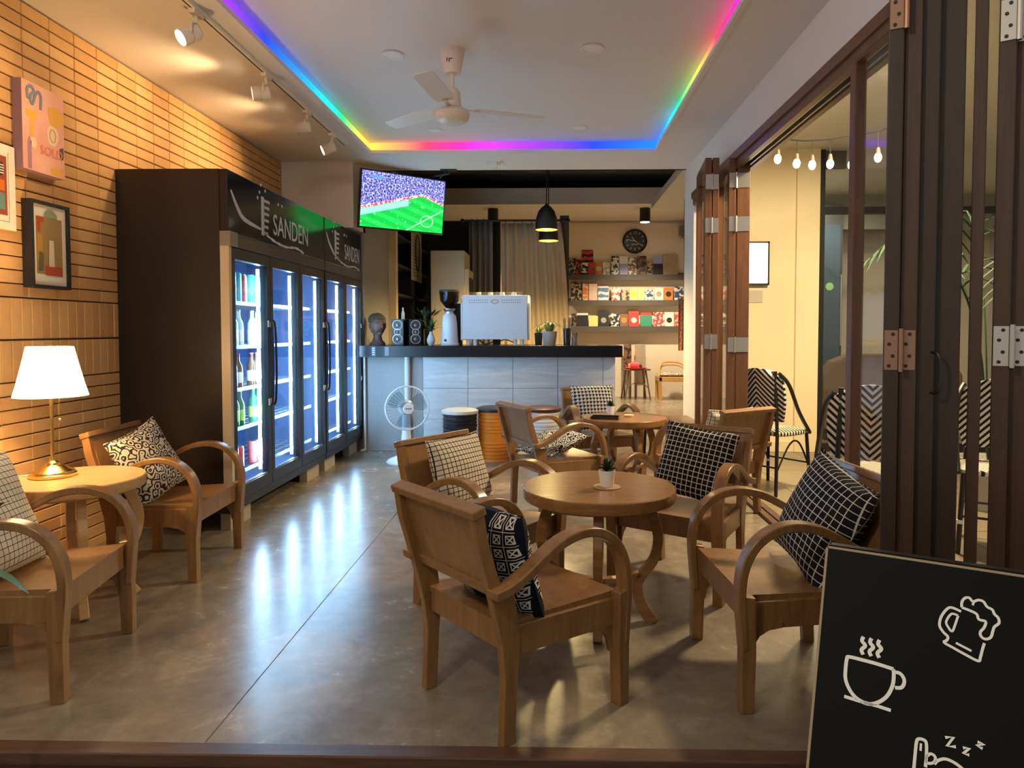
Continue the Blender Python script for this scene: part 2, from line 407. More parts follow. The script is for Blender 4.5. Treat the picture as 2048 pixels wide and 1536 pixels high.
# patio shell beyond the side opening
struct('wall_patio', MB().box((1.46, 6.94, 0), (2.62, 7.05, 3.0)), CREAM)
struct('trim_10', MB().box((2.40, 6.90, 0), (2.62, 6.94, 2.95)).box((1.46, 6.915, 0), (2.40, 6.94, .10)), CREAM)
struct('trim_11', MB().box((1.93, 6.932, .1), (1.938, 6.941, 2.95)).box((1.46, 6.932, 2.07), (1.93, 6.941, 2.078)), mat('panel_seam', (0.6, 0.5, 0.3), 0.6))
struct('ceiling_patio', MB().box((1.46, 1.0, 2.95), (6.2, 10.2, 3.05)), mat('patio_ceiling_paint', (0.62, 0.60, 0.52), 0.7))
struct('wall_shop', MB().box((2.6, 9.9, 0), (6.2, 10.0, 3.0)), mat('shop_wall', (0.72, 0.66, 0.50), 0.6))
struct('wall_shop_side', MB().box((6.1, 1.0, 0), (6.2, 10.2, 3.0)), mat('shop_side_wall', (0.55, 0.53, 0.50), 0.6))
w1 = thing('window_1', 'black framed glass shopfront beyond the patio', 'window', (2.62, 6.96, 0)); w1['kind'] = 'structure'
for a, b in (((0, -.03, 0), (.06, .04, 2.95)), ((1.2, -.03, 0), (1.26, .04, 2.95)), ((2.4, -.03, 0), (2.46, .04, 2.95))): MB().box(a, b).build('post', BLACK, w1)
MB().box((.06, -.02, 2.33), (2.46, .03, 2.40)).build('transom', BLACK, w1); MB().box((.06, -.02, 0), (2.46, .03, .08)).build('bottom_rail', BLACK, w1)
for x in (.06, 1.26): MB().box((x, 0, .08), (x+1.14, .006, 2.33)).build('pane', GLASS, w1); MB().box((x, 0, 2.40), (x+1.14, .006, 2.95)).build('pane', GLASS, w1)
MB().box((2.9, 9.3, 2.42), (6.1, 9.35, 2.95))
struct('trim_12', MB().box((2.72, 9.2, 2.5), (6.1, 9.3, 2.95)), mat('grey_green_fascia', (0.30, 0.32, 0.26), 0.7))

# ================================================================= FURNITURE BUILDERS
def pillow_mesh(W, H, T, m, seed, amp=.006):
    rnd = random.Random(seed); n = 22; vs = []; fs = []
    ph = [rnd.uniform(0, 6.28) for _ in range(6)]
    def pt(i, j, sgn):
        u = -1+2*i/n; v = -1+2*j/n
        x = W/2*u*(1-.075*(1-v*v)); y = H/2*v*(1-.075*(1-u*u))
        e = max(0, (1-u**2)*(1-v**2)); t = T/2*e**.42
        t += amp*e*(math.sin(5*u+ph[0]+2*v)+math.sin(7*v+ph[1]-3*u))*.6
        return (x+.004*math.sin(4*v+ph[2]), y+.006*math.sin(3*u+ph[3]), sgn*t)
    for sgn in (1, -1):
        for i in range(n+1):
            for j in range(n+1): vs.append(pt(i, j, sgn))
    N = n+1
    for i in range(n):
        for j in range(n):
            a, b, c, d = i*N+j, (i+1)*N+j, (i+1)*N+j+1, i*N+j+1
            fs.append((a, b, c, d)); o = N*N; fs.append((o+d, o+c, o+b, o+a))
    a = MB().add(vs, fs)
    return a
def gridmat(name, bgc, line, n, lw, warp=.006):
    def fn(g):
        x, y, z = g.xyz(g.obj()); nz = g.noise(g.obj(), 7, 1)
        x = g.m('ADD', x, g.m('MULTIPLY', nz, warp)); 
        a = g.m('LESS_THAN', g.m('FRACT', g.m('MULTIPLY', g.m('ADD', x, 1), n)), lw); b = g.m('LESS_THAN', g.m('FRACT', g.m('MULTIPLY', g.m('ADD', y, 1), n)), lw)
        return g.mix(g.m('MAXIMUM', a, b), bgc, line)
    return pattern(name, fn)
CREAMGRID = gridmat('cream_grid_cloth', (0.66, 0.56, 0.42), (0.02, 0.018, 0.02), 46, .16)
CREAMGRID2 = gridmat('pale_grid_cloth', (0.80, 0.74, 0.60), (0.05, 0.04, 0.04), 44, .11)
BLACKGRID = gridmat('black_grid_cloth', (0.010, 0.010, 0.012), (0.60, 0.56, 0.50), 40, .15)
BLACKGRID2 = gridmat('charcoal_grid_cloth', (0.014, 0.014, 0.018), (0.66, 0.66, 0.64), 38, .11)
def swirl(name, c1, c2, sc, k):
    def fn(g):
        v = g.obj(); d = g.vor(v, sc); n = g.noise(v, sc*1.1, 2)
        t = g.m('FRACT', g.m('ADD', g.m('MULTIPLY', d, k), g.m('MULTIPLY', n, 1.8)))
        return g.mix(g.m('LESS_THAN', t, .48), c1, c2)
    return pattern(name, fn)
SWIRL1 = swirl('beige_swirl_cloth', (0.62, 0.56, 0.46), (0.03, 0.028, 0.028), 25, 3.0)
SWIRL2 = swirl('white_swirl_cloth', (0.66, 0.64, 0.60), (0.02, 0.02, 0.024), 27, 3.0)
def hound(g):
    x, y, z = g.xyz(g.obj()); k = 33
    u = g.m('LESS_THAN', g.m('FRACT', g.m('MULTIPLY', g.m('ADD', x, 1), k)), .5); v = g.m('LESS_THAN', g.m('FRACT', g.m('MULTIPLY', g.m('ADD', y, 1), k)), .5)
    d = g.m('LESS_THAN', g.m('FRACT', g.m('MULTIPLY', g.m('ADD', g.m('ADD', x, y), 2), k*2)), .5)
    both = g.m('MULTIPLY', u, v); xor = g.m('SUBTRACT', g.m('ADD', u, v), g.m('MULTIPLY', both, 2))
    return g.mix(g.m('ADD', both, g.m('MULTIPLY', xor, d)), (0.74, 0.72, 0.68), (0.012, 0.012, 0.014))
HOUND = pattern('houndstooth_cloth', hound)
def greek(g):
    x, y, z = g.xyz(g.obj()); k = 23.0
    fx = g.m('ABSOLUTE', g.m('SUBTRACT', g.m('FRACT', g.m('MULTIPLY', g.m('ADD', x, 1.0), k)), .5)); fy = g.m('ABSOLUTE', g.m('SUBTRACT', g.m('FRACT', g.m('MULTIPLY', g.m('ADD', y, 1.0), k)), .5))
    r = g.m('MAXIMUM', fx, fy); ring = g.m('LESS_THAN', g.m('FRACT', g.m('MULTIPLY', r, 4.2)), .32)
    diag = g.m('LESS_THAN', g.m('ABSOLUTE', g.m('SUBTRACT', fx, fy)), .06)
    inb = g.m('MULTIPLY', g.m('GREATER_THAN', g.m('ABSOLUTE', x), .075), g.m('LESS_THAN', g.m('ABSOLUTE', x), .168))
    return g.mix(g.m('MULTIPLY', g.m('MAXIMUM', ring, g.m('MULTIPLY', diag, g.m('LESS_THAN', r, .3))), inb), (0.006, 0.008, 0.018), (0.66, 0.63, 0.56))
GREEK = pattern('navy_key_cloth', greek)

def make_armchair(label, loc, rz):
    t = thing('wooden_armchair', label, 'chair', loc, rz, 'low wooden armchairs')
    n = 10; vs = []; fs = []
    for s_ in (0, 1):
        for i in range(n+1):
            for j in range(n+1):
                v = j/n; y = .232-.43*v; hw = .243-.045*v; u = -1+2*i/n
                zt = .362-.014*(1-u*u)*math.sin(math.pi*min(1, v*1.05))-.012*v
                vs.append((hw*u, y, zt-s_*.018))
    N = n+1; o_ = N*N
    for i in range(n):
        for j in range(n):
            a = (i*N+j, (i+1)*N+j, (i+1)*N+j+1, i*N+j+1); fs.append(tuple(reversed(a))); fs.append(tuple(q+o_ for q in a))
    for i in range(n):
        for e in ((i*N, (i+1)*N), ((i+1)*N+n, i*N+n), (i+1, i), (n*N+i, n*N+i+1)):
            a, b = e; fs.append((a, b, b+o_, a+o_))
    MB().add(vs, fs).build('seat', CHAIRWOOD, t, auto=True)
    MB().box((-.236, .205, .268), (.236, .228, .345)).build('front_rail', CHAIRWOOD, t, bevel=.003)
    MB().box((-.192, -.196, .268), (.192, -.176, .338)).build('rear_rail', CHAIRWOOD, t, bevel=.003)
    for s in (-1, 1):
        p0, p1 = Vector((s*.246, .21, 0)), Vector((s*.210, -.17, 0)); dv = (p1-p0).normalized(); nv = Vector((-dv.y, dv.x, 0))*.011
        a = MB(); q = []
        for zz in (.255, .343):
            for b in (p0+nv, p0-nv, p1-nv, p1+nv): q.append((b.x, b.y, zz))
        a.add(q, [(3,2,1,0),(4,5,6,7),(0,1,5,4),(1,2,6,5),(2,3,7,6),(3,0,4,7)]).build('side_rail', CHAIRWOOD, t, bevel=.003)
        # front leg with a chamfered bracket under the side rail
        x0, x1 = (s*.264-.022, s*.264+.022)
        poly = [(.250, 0), (.250, .30), (.246, .372), (.206, .366), (.203, .19), (.208, 0)]
        MB().prism(poly, x0, x1).build('leg', CHAIRWOOD, t, bevel=.003)
        xb = s*.240; MB().prism([(.206, .275), (.206, .165), (.197, .205), (.180, .232), (.150, .250), (.105, .258), (.105, .275)], xb-.012, xb+.012).build('bracket', CHAIRWOOD, t)
        # bowed arm: rises from the front leg, over, and down to the rear post
        path = spline([(s*.262, .238, .20), (s*.262, .246, .30), (s*.262, .250, .385), (s*.260, .238, .462), (s*.257, .203, .525), (s*.252, .145, .566), (s*.247, .070, .580), (s*.243, -.01, .566), (s*.240, -.085, .530), (s*.238, -.15, .492), (s*.237, -.21, .468), (s*.237, -.262, .460)], 4)
        ths = [.022+.006*min(1, i/12) for i in range(len(path))]
        MB().band(path, .052, ths).build('arm', CHAIRWOOD, t, bevel=.004, auto=True)
        # rear post: leg and back upright in one raked board
        xp = s*.212
        post = [(-.170, 0), (-.160, .20), (-.150, .30), (-.172, .44), (-.210, .44), (-.262, .60), (-.280, .696), (-.316, .696), (-.300, .60), (-.252, .44), (-.216, .30), (-.206, .20), (-.214, 0)]
        MB().prism(post, xp-.015, xp+.015).build('leg', CHAIRWOOD, t, bevel=.003)
    def bx(y, z, hx, d, h, ang):
        M = Matrix.Translation((0, y, z)) @ Matrix.Rotation(ang, 4, 'X'); return MB().box((-hx, -d/2, -h/2), (hx, d/2, h/2), M)
    ang = R(17)
    bx(-.254, .565, .197, .012, .25, ang).build('backrest', CHAIRWOOD, t)
    bx(-.298, .694, .232, .046, .026, ang).build('top_rail', CHAIRWOOD, t, bevel=.004)
    bx(-.224, .452, .197, .022, .032, ang).build('lower_rail', CHAIRWOOD, t, bevel=.003)
    return t
chairs = {
 'A': ('wooden armchair with its back to the entrance, nearest the threshold', (-.120, 2.270), -.852),
 'B': ('wooden armchair left of the near round table, holding the cream grid cushion', (-.298, 3.09), -2.16),
 'C': ('wooden armchair behind the near round table, holding the black grid cushion', (.649, 3.366), 2.54),
 'D': ('wooden armchair right of the near round table, behind the black signboard', (.822, 2.46), 1.656),
 'E': ('wooden armchair left of the far round table, swirl cushion lying on its seat', (.017, 4.751), -1.07),
 'F': ('wooden armchair behind the far round table, holding the houndstooth cushion', (.40, 5.74), -2.859),
 'G': ('wooden armchair right of the far round table, its back against the folding doors', (1.075, 4.62), .568),
 'H': ('wooden armchair between the table lamp and the black drinks cooler', (-1.934, 3.515), -1.53),
 'I': ('wooden armchair in front of the table lamp at the left edge', (-1.852, 2.405), -1.398)}
proto = None; CHM = {}
for k, (lab, (x, y), a) in chairs.items():
    if proto is None: proto = make_armchair(lab, (x, y, 0), a)
    else: dup(proto, (x, y, 0), a, lab)
    CHM[k] = Matrix.Translation((x, y, 0)) @ Matrix.Rotation(a, 4, 'Z')
def cushion(ch, label, m, W, H, T, loc, rot, seed):
    o = pillow_mesh(W, H, T, m, seed).build('cushion', m, smooth=False); o.data.polygons.foreach_set('use_smooth', [True]*len(o.data.polygons))
    o.matrix_world = CHM[ch] @ Matrix.Translation(loc) @ Euler([R(q) for q in rot], 'XYZ').to_matrix().to_4x4()
    seam = MB(); n = 40; pts = []
    for k in range(4):
        for i in range(n//4):
            q = -1+2*i/(n/4); u, v = [(q, -1), (1, q), (-q, 1), (-1, -q)][k]
            pts.append((W/2*u*(1-.075*(1-v*v)), H/2*v*(1-.075*(1-u*u)), 0))
    s = seam.tube(pts, .0028, 5, closed=True).build('seam', m, o)
    return tag(o, label, 'cushion', 'throw cushions on the armchairs')
cushion('A', 'navy cushion with a cream key-pattern border on the nearest chair', GREEK, .37, .35, .15, (.045, -.118, .495), (106, 0, 4), 1)
cushion('B', 'cream cushion with thin black grid lines on the left chair', CREAMGRID, .37, .37, .13, (-.01, -.135, .535), (107, 0, 3), 2)
cushion('C', 'black cushion with cream grid lines leaning behind the near table', BLACKGRID, .37, .36, .13, (-.005, -.112, .545), (108, -8, 2), 3)
cushion('D', 'charcoal cushion with white grid lines slumped on the right chair', BLACKGRID2, .40, .40, .17, (-.01, -.135, .535), (112, -12, 0), 4)
cushion('E', 'white and black swirl cushion lying flat on a seat', SWIRL2, .37, .35, .13, (-.01, .0, .430), (16, 0, 12), 5)
cushion('F', 'black and white houndstooth cushion standing on the farthest table chair', HOUND, .38, .38, .12, (.0, -.135, .548), (106, 0, 3), 6)
cushion('G', 'pale grid cushion half hidden behind a chair back by the doors', CREAMGRID2, .36, .36, .12, (-.02, -.125, .53), (108, 0, -5), 7)
cushion('H', 'beige and black swirl cushion on the chair beside the cooler', SWIRL1, .37, .37, .13, (.03, -.10, .53), (113, 14, -8), 8)
cushion('I', 'pale cushion with fine dark grid at the left edge', CREAMGRID2, .42, .42, .14, (.03, -.10, .545), (110, 0, -4), 9)

def round_table(label, loc, rz, wd, h=.56, r=.325):
    t = thing('round_table', label, 'table', loc, rz, 'low round wooden tables')
    MB().lathe([(0, h-.055), (r-.022, h-.055), (r-.02, h-.046), (r-.002, h-.046), (r, h-.042), (r, h-.004), (r-.004, h), (0, h)], 56).build('tabletop', wd, t, auto=True)
    for k in range(4):
        M = Matrix.Rotation(k*math.pi/2, 4, 'Z')
        path = spline([(0, .185, h-.05), (0, .222, .43), (0, .240, .35), (0, .222, .26), (0, .175, .195), (0, .158, .15), (0, .172, .08), (0, .222, .0)], 5)
        n = len(path); wds = [.05-.012*math.sin(math.pi*i/(n-1)) for i in range(n)]
        MB().band(path, .036, wds, M=M).build('leg', wd, t, bevel=.003, auto=True)
    a = MB()
    for k in range(2):
        M = Matrix.Rotation(k*math.pi/2, 4, 'Z'); p = spline([(0, -.172, .205), (0, -.09, .178), (0, 0, .170), (0, .09, .178), (0, .172, .205)], 5)
        MB().band(p, .036, .022, M=Matrix.Translation((0, 0, -.004*k)) @ M).build('brace', wd, t, auto=True)
    return t
round_table('near round wooden table with one white succulent pot on a coaster', (.203, 2.865, 0), R(-5), TABLEWOOD, r=.312)
round_table('far round wooden table with a black tray and small plant', (.545, 5.15, 0), R(20), TABLEWOOD, r=.31)
round_table('pale round wooden table by the brick wall carrying the lamp', (-2.06, 2.97, 0), R(40), LAMPTABLE, r=.272)

# ================================================================= TABLE THINGS
def table_lamp():
    x, y, z = -2.17, 2.99, .5602
    t = thing('table_lamp', 'lit brass table lamp with white tapered shade on the pale table', 'lamp', (x, y, z))
    MB().lathe([(0, 0), (.088, 0), (.090, .006), (.090, .014), (.084, .018), (.082, .024), (.060, .034), (.046, .046), (.030, .052), (.026, .062), (.012, .070), (.010, .085), (0, .085)], 32).build('base', BRASS, t, smooth=True)
    MB().lathe([(0, .085), (.007, .085), (.006, .15), (.007, .30), (.009, .36), (.006, .362), (0, .362)], 14).build('stem', BRASS, t, smooth=True)
    m, nt, p = _new('lamp_shade_cloth')
    p.inputs['Base Color'].default_value = (0.95, 0.90, 0.80, 1); p.inputs['Roughness'].default_value = 0.9
    g = G(nt); q = g.xyz(g.obj())
    nt.links.new(g.ramp(g.m('MULTIPLY', q[2], 1.6), [(0.54, (1.0, 0.60, 0.17)), (0.62, (1.0, 0.78, 0.42)), (0.78, (1.0, 0.90, 0.68)), (0.94, (1.0, 0.70, 0.28))]), p.inputs['Emission Color']); p.inputs['Emission Strength'].default_value = 3.3
    MB().lathe([(.140, .352), (.126, .402), (.112, .46), (.098, .52), (.088, .567), (.086, .567), (.096, .52), (.110, .46), (.124, .402), (.138, .352), (.140, .352)], 40, cap=False).build('lamp_shade', m, t, smooth=True)
    MB().tube([(.05, -.02, .36), (.05, -.02, .255)], .0012, 5).build('pull_chain', BRASS, t)
    MB().ball((.05, -.02, .252), .006, 8, 6).build('chain_pull', BRASS, t, smooth=True)
    MB().tube([(.01, 0, .36), (.05, -.02, .365)], .003, 6).build('socket_arm', BRASS, t)
    MB().ball((0, 0, .42), (.028, .028, .038), 14, 10).build('bulb', emis('bulb_warm', (1.0, .70, .35), 14), t, smooth=True)
    lamp('table_lamp_light', 'POINT', (x, y, z+.47), 16, (1.0, .60, .24), shadow_soft_size=.03)
table_lamp()
tag(MB().tube(spline([(-2.26, 2.99, .564), (-2.31, 2.97, .564), (-2.345, 2.99, .56), (-2.40, 3.02, .40), (-2.45, 3.02, .15), (-2.47, 3.02, .004)], 5), .003, 6).build('lamp_cord', WHITE), 'thin white cord trailing from the lamp base', 'cord')

def leaf(a, base, tip, wdt, droop=.0, n=5, fold=.2):
    b, t_ = Vector(base), Vector(tip); dv = t_-b; side = dv.cross(Vector((0, 0, 1)))
    if side.length < 1e-4: side = Vector((1, 0, 0))
    side.normalize(); vs = []; fs = []
    for i in range(n+1):
        s = i/n; p = b+dv*s+Vector((0, 0, droop*4*s*(1-s))); ww = wdt*math.sin(math.pi*min(.97, .12+s*.88))**.8
        vs += [tuple(p-side*ww), tuple(p-Vector((0, 0, ww*fold))), tuple(p+side*ww)]
    for i in range(n):
        a0 = i*3; fs += [(a0, a0+1, a0+4, a0+3), (a0+1, a0+2, a0+5, a0+4)]
    a.add(vs, fs)
def succulent(label, loc, s=1.0, coaster=True):
    t = thing('potted_succulent', label, 'plant', loc, 0, 'small potted succulents')
    MB().lathe([(0, 0), (.026*s, 0), (.034*s, .062*s), (.034*s, .066*s), (.031*s, .066*s), (.029*s, .056*s), (0, .056*s)], 24).build('pot', WHITE, t, smooth=True)
    MB().lathe([(0, .054*s), (.030*s, .055*s), (.030*s, .059*s), (0, .061*s)], 16).build('soil', SOIL, t)
    rnd = random.Random(label)
    for k in range(22):
        a = k*2.4; r = .010+.030*(1-k/26); zz = .06+.05*(k/22)
        m_ = MB(); leaf(m_, (0, 0, .060*s), (r*s*1.2*math.cos(a), r*s*1.2*math.sin(a), (zz+.008)*s), .0085*s, .008*s, fold=.5); m_.build('leaf', LEAFD, t, smooth=True)
    return t
o = MB().lathe([(0, 0), (.054, 0), (.056, .002), (.054, .005), (0, .005)], 32).build('coaster', mat('cork_wood', (0.42, 0.26, 0.13), 0.7), auto=True)
o.location = (.232, 2.83, .5602); tag(o, 'round wooden coaster under the white pot on the near table', 'coaster')
succulent('dark green succulent in white pot on the near round table', (.232, 2.83, .5654), 1.0)
succulent('small succulent in white pot on the far round table', (.46, 5.30, .5603), .95)
t = thing('serving_tray', 'shallow black rectangular tray on the far round table', 'tray', (.40, 5.03, .5603), R(-12))
MB().box((-.095, -.05, 0), (.095, .05, .006)).build('tray_base', GLOSSB, t)
for a, b in (((-.10, -.055, .003), (.10, -.05, .020)), ((-.10, .05, .003), (.10, .055, .020)), ((-.10, -.05, .003), (-.095, .05, .020)), ((.095, -.05, .003), (.10, .05, .020))): MB().box(a, b).build('tray_rim', GLOSSB, t)
o = MB().lathe([(0, 0), (.034, 0), (.036, .003), (.036, .012), (.033, .014), (0, .014)], 24).build('ashtray', mat('pale_ceramic', (.72, .55, .34), .35), auto=True); o.location = (.585, 5.17, .5602)
tag(o, 'small pale dish beside the plant on the far table', 'dish')

# ================================================================= PICTURES ON THE BRICK WALL
def rect_yz(x, y0, y1, z0, z1, t=.002): return MB().box((x-t, y0, z0), (x, y1, z1))
def blob(cy, cz, ry, rz_, n=20, wob=.0, seed=1):
    rnd = random.Random(seed); ph = rnd.uniform(0, 6)
    return [(cy+ry*math.cos(2*math.pi*k/n)*(1+wob*math.sin(3*2*math.pi*k/n+ph)), cz+rz_*math.sin(2*math.pi*k/n)*(1+wob*math.sin(2*2*math.pi*k/n+ph*2))) for k in range(n)]
def yzshape(poly, x, t): return MB().prism(poly, x-t, x)
t = thing('canvas_painting', 'unframed pink abstract canvas lettered SOLD high on the brick wall', 'painting', (0, 0, 0))
xf = XW+.046; y0, y1, z0, z1 = 3.275, 3.56, 1.965, 2.385
MB().box((XW+.001, y0, z0), (xf, y1, z1)).build('canvas', mat('canvas_side', (0.30, 0.17, 0.20), .8), t)
rect_yz(xf+.0015, y0+.001, y1-.001, z0+.001, z1-.001, .0014).build('pink_ground', pattern('pink_paint', lambda g: g.ramp(g.noise(g.obj(), 6, 3), [(.35, (.72, .36, .30)), (.65, (.80, .46, .36))])), t)
x2 = xf+.0026
OCH = mat('ochre_paint', (.72, .38, .06), .8); BLUEP = mat('slate_blue_paint', (.16, .22, .33), .8); PURP = mat('purple_paint', (.36, .20, .30), .8); SALM = mat('salmon_paint', (.76, .22, .14), .8); CRM = mat('cream_paint', (.78, .58, .38), .8)
for nm, poly, mm in (('ochre_patch', blob(3.50, 2.26, .055, .055, wob=.15), OCH), ('ochre_patch', [(3.30, 2.25), (3.375, 2.255), (3.37, 2.215), (3.35, 2.21), (3.348, 2.13), (3.325, 2.13), (3.325, 2.21), (3.30, 2.22)], OCH),
                     ('purple_patch', [(3.306, 1.972), (3.33, 1.972), (3.33, 2.10), (3.318, 2.125), (3.306, 2.10)], PURP), ('cream_patch', blob(3.345, 2.10, .02, .028), CRM), ('ochre_patch', blob(3.50, 1.99, .045, .02, wob=.1), OCH),
                     ('cream_patch', blob(3.475, 2.165, .040, .055, wob=.1), CRM), ('dark_wine', [(3.525, 2.115), (3.552, 2.125), (3.552, 2.075), (3.545, 2.06), (3.528, 2.062), (3.522, 2.09)], mat('dark_paint', (.10, .07, .06), .8))):
    yzshape(poly, x2, .0012).build(nm, mm, t)
pts = spline([(x2+.001, 3.315, 2.30), (x2+.001, 3.310, 2.345), (x2+.001, 3.335, 2.365), (x2+.001, 3.355, 2.345), (x2+.001, 3.335, 2.325), (x2+.001, 3.33, 2.295), (x2+.001, 3.345, 2.285), (x2+.001, 3.362, 2.33), (x2+.001, 3.385, 2.352), (x2+.001, 3.40, 2.33), (x2+.001, 3.395, 2.27)], 5)
MB().band(pts, .0012, .014).build('blue_swash', BLUEP, t)
MB().tube([(x2+.0005, 3.475+.02*math.cos(k*.42), 2.165+.032*math.sin(k*.42)) for k in range(15)], .0012, 4, closed=True).build('ring_line', mat('line_paint', (.2, .13, .08), .8), t)
MB().tube([(x2+.0005, 3.54, 2.06), (x2+.0005, 3.538, 2.015), (x2+.0005, 3.52, 2.008), (x2+.0005, 3.555, 2.008)], .0016, 4).build('glass_stem', CRM, t)
text('lettering', 'SOLD', .062, (x2+.001, 3.465, 2.078), (0, 1, 0), (0, 0, 1), SALM, t, .0004)

t = thing('framed_print', 'black framed print of red and olive blocks on the brick wall', 'picture', (0, 0, 0))
y0, y1, z0, z1 = 3.315, 3.585, 1.405, 1.83; xf = XW+.05
for a, b in (((XW+.001, y0, z0), (xf, y0+.016, z1)), ((XW+.001, y1-.016, z0), (xf, y1, z1)), ((XW+.001, y0+.016, z1-.016), (xf, y1-.016, z1)), ((XW+.001, y0+.016, z0), (xf, y1-.016, z0+.016))): MB().box(a, b).build('frame_bar', MATTE, t)
MB().box((XW+.001, y0+.016, z0+.016), (xf-.014, y1-.016, z1-.016)).build('mat_board', PAPER, t)
x2 = xf-.013
for nm, poly, mm in (('olive_block', [(y0+.045, z0+.07), (y1-.045, z0+.07), (y1-.045, z1-.075), (y0+.045, z1-.075)], mat('olive_print', (.33, .23, .09), .8)),
                     ('red_block', [(y0+.05, z1-.15), (y0+.075, z1-.15), (y0+.075, z1-.10), (y0+.095, z1-.10), (y0+.095, z1-.075), (y0+.05, z1-.075)], mat('red_print', (.45, .07, .03), .8)),
                     ('mustard_block', [(y0+.05, z0+.13), (y0+.085, z0+.13), (y0+.085, z1-.16), (y0+.05, z1-.16)], mat('mustard_print', (.50, .28, .04), .8)),
                     ('green_block', [(y0+.10, z1-.075), (y0+.19, z1-.075), (y0+.19, z1-.055), (y0+.16, z1-.035), (y0+.125, z1-.035), (y0+.10, z1-.055)], mat('sage_print', (.28, .34, .24), .8)),
                     ('red_block', [(y0+.10, z0+.065), (y1-.05, z0+.065), (y1-.05, z0+.11), (y0+.10, z0+.11)], mat('red_print', (.5, .07, .03), .8)),
                     ('cream_block', [(y0+.125, z0+.11), (y0+.165, z0+.11), (y0+.16, z0+.24), (y0+.13, z0+.24)], mat('cream_print', (.7, .62, .5), .8)),
                     ('dark_block', [(y0+.055, z0+.085), (y0+.085, z0+.085), (y0+.09, z0+.17), (y0+.06, z0+.18)], mat('grey_print', (.14, .12, .08), .8))):  # this dark block is part of the printed design
    x2 += .0006; yzshape(poly, x2, .0005).build(nm, mm, t)
MB().box((xf-.006, y0+.016, z0+.016), (xf-.004, y1-.016, z1-.016)).build('glazing', GLASS, t)
t = thing('paper_print', 'unframed white print with red and teal figure at left edge', 'picture', (0, 0, 0))
MB().box((XW+.001, 2.99, 1.665), (XW+.012, 3.268, 2.055)).build('sheet', PAPER, t)
for k, (a, b, c_, d_, mm) in enumerate(((3.02, 3.215, 1.73, 2.0, mat('dark_red_print', (.30, .06, .03), .8)), (3.03, 3.20, 1.755, 1.83, mat('teal_print', (.12, .25, .25), .8)), (3.04, 3.20, 1.84, 1.89, mat('orange_print', (.62, .16, .03), .8)), (3.05, 3.19, 1.91, 1.97, mat('ink_print', (.03, .03, .03), .8)))):
    rect_yz(XW+.0135+k*.0006, a, b, c_, d_, .0005+.001*(k == 0)).build('colour_block', mm, t)
for k in range(4): MB().box((XW+.0156, 3.06, 1.918+k*.012), (XW+.0161, 3.195, 1.923+k*.012)).build('stripe', PAPER, t)
for a, b in (((3.225, 1.70), (3.228, 2.02)), ((3.0, 1.70), (3.225, 1.703))): MB().box((XW+.012, a[0], a[1]), (XW+.0126, b[0], b[1])).build('border_line', mat('grey_ink', (.3, .27, .2), .8), t)

# ================================================================= TRACK LIGHTS, LED COVE, CEILING FIXTURES
t = thing('light_track', 'white ceiling track rail with black slot on the left soffit', 'track', (0, 0, 0))
XT = -1.735
MB().box((XT-.018, 2.6, HC-.022), (XT+.018, 5.95, HC)).build('rail', WHITE, t)
MB().box((XT-.006, 2.62, HC-.0235), (XT+.002, 5.93, HC-.0222)).build('slot', BLACK, t)
labs = ('nearest white track spotlight, at the top edge', 'second white track spotlight above the brick wall', 'third white track spotlight, over the near cooler', 'farthest white track spotlight, toward the screen')
SPOTF = emis('spot_face', (1.0, .82, .52), 9)
for k, (px, py) in enumerate(((352, 15), (490, 130), (597, 221), (646, 270))):
    # depth of the rail where the head hangs
    yy = (3.45, 4.30, 5.02, 5.60)[k]
    t = thing('track_spotlight', labs[k], 'spotlight', (XT, yy, HC-.022), 0, 'track spotlights')
    aim = Vector(((-.55, -.60, -.55), (-.80, -.34, -.14), (-.80, -.17, -.17), (-.70, -.30, -.35))[k]).normalized(); hc = Vector((-.03, -.01, -.115))
    MB().box((-.016, -.045, -.022), (.016, .045, 0)).build('adapter', CREAMPL, t)
    MB().tube([(0, 0, -.02), (0, 0, -.06)], .009, 10).build('stem', CREAMPL, t)
    MB().tube(spline([(0, .048, -.115), (0, .046, -.075), (0, 0, -.058), (0, -.046, -.075), (0, -.048, -.115)], 5), .006, 6).build('yoke', CREAMPL, t)
    M = Matrix.Translation(hc) @ aim.to_track_quat('Z', 'Y').to_matrix().to_4x4()
    MB().lathe([(0, -.055), (.032, -.055), (.040, -.045), (.040, -.008), (.037, -.006), (.037, .0), (.042, .002), (.042, .048), (.038, .05), (.036, .04), (0, .04)], 24, M).build('head', CREAMPL, t, smooth=True)
    MB().lathe([(0, .041), (.034, .041), (.034, .043), (0, .043)], 20, M).build('lens', SPOTF, t)
    p0 = Vector((XT, yy, HC-.022))+hc+aim*.06
    lamp('track_spot_light', 'SPOT', p0, 16 if k else 16, (1.0, .65, .31), target=p0+aim, spot_size=R(105), spot_blend=1.0, shadow_soft_size=.03)
def led(name, a, b, stops, parent):
    a, b = Vector(a), Vector(b); L = (b-a).length; dv = (b-a)/L
    m, nt, p = _new('led_'+name); g = G(nt); q = g.xyz(g.obj())
    nt.links.new(g.ramp(q[0], stops), p.inputs['Emission Color']); p.inputs['Emission Strength'].default_value = 0.8; p.inputs['Base Color'].default_value = (.1, .1, .1, 1)
    o = MB().box((0, -.004, 0), (1, .004, HT-HC-.024)).build('led_strip', m, parent)
    o.location = a; o.rotation_euler = (0, 0, math.atan2(dv.y, dv.x)); o.scale = (L, 1, 1); return o
t = thing('led_cove_light', 'rainbow LED light band running round the ceiling tray', 'led strip', (0, 0, 0))
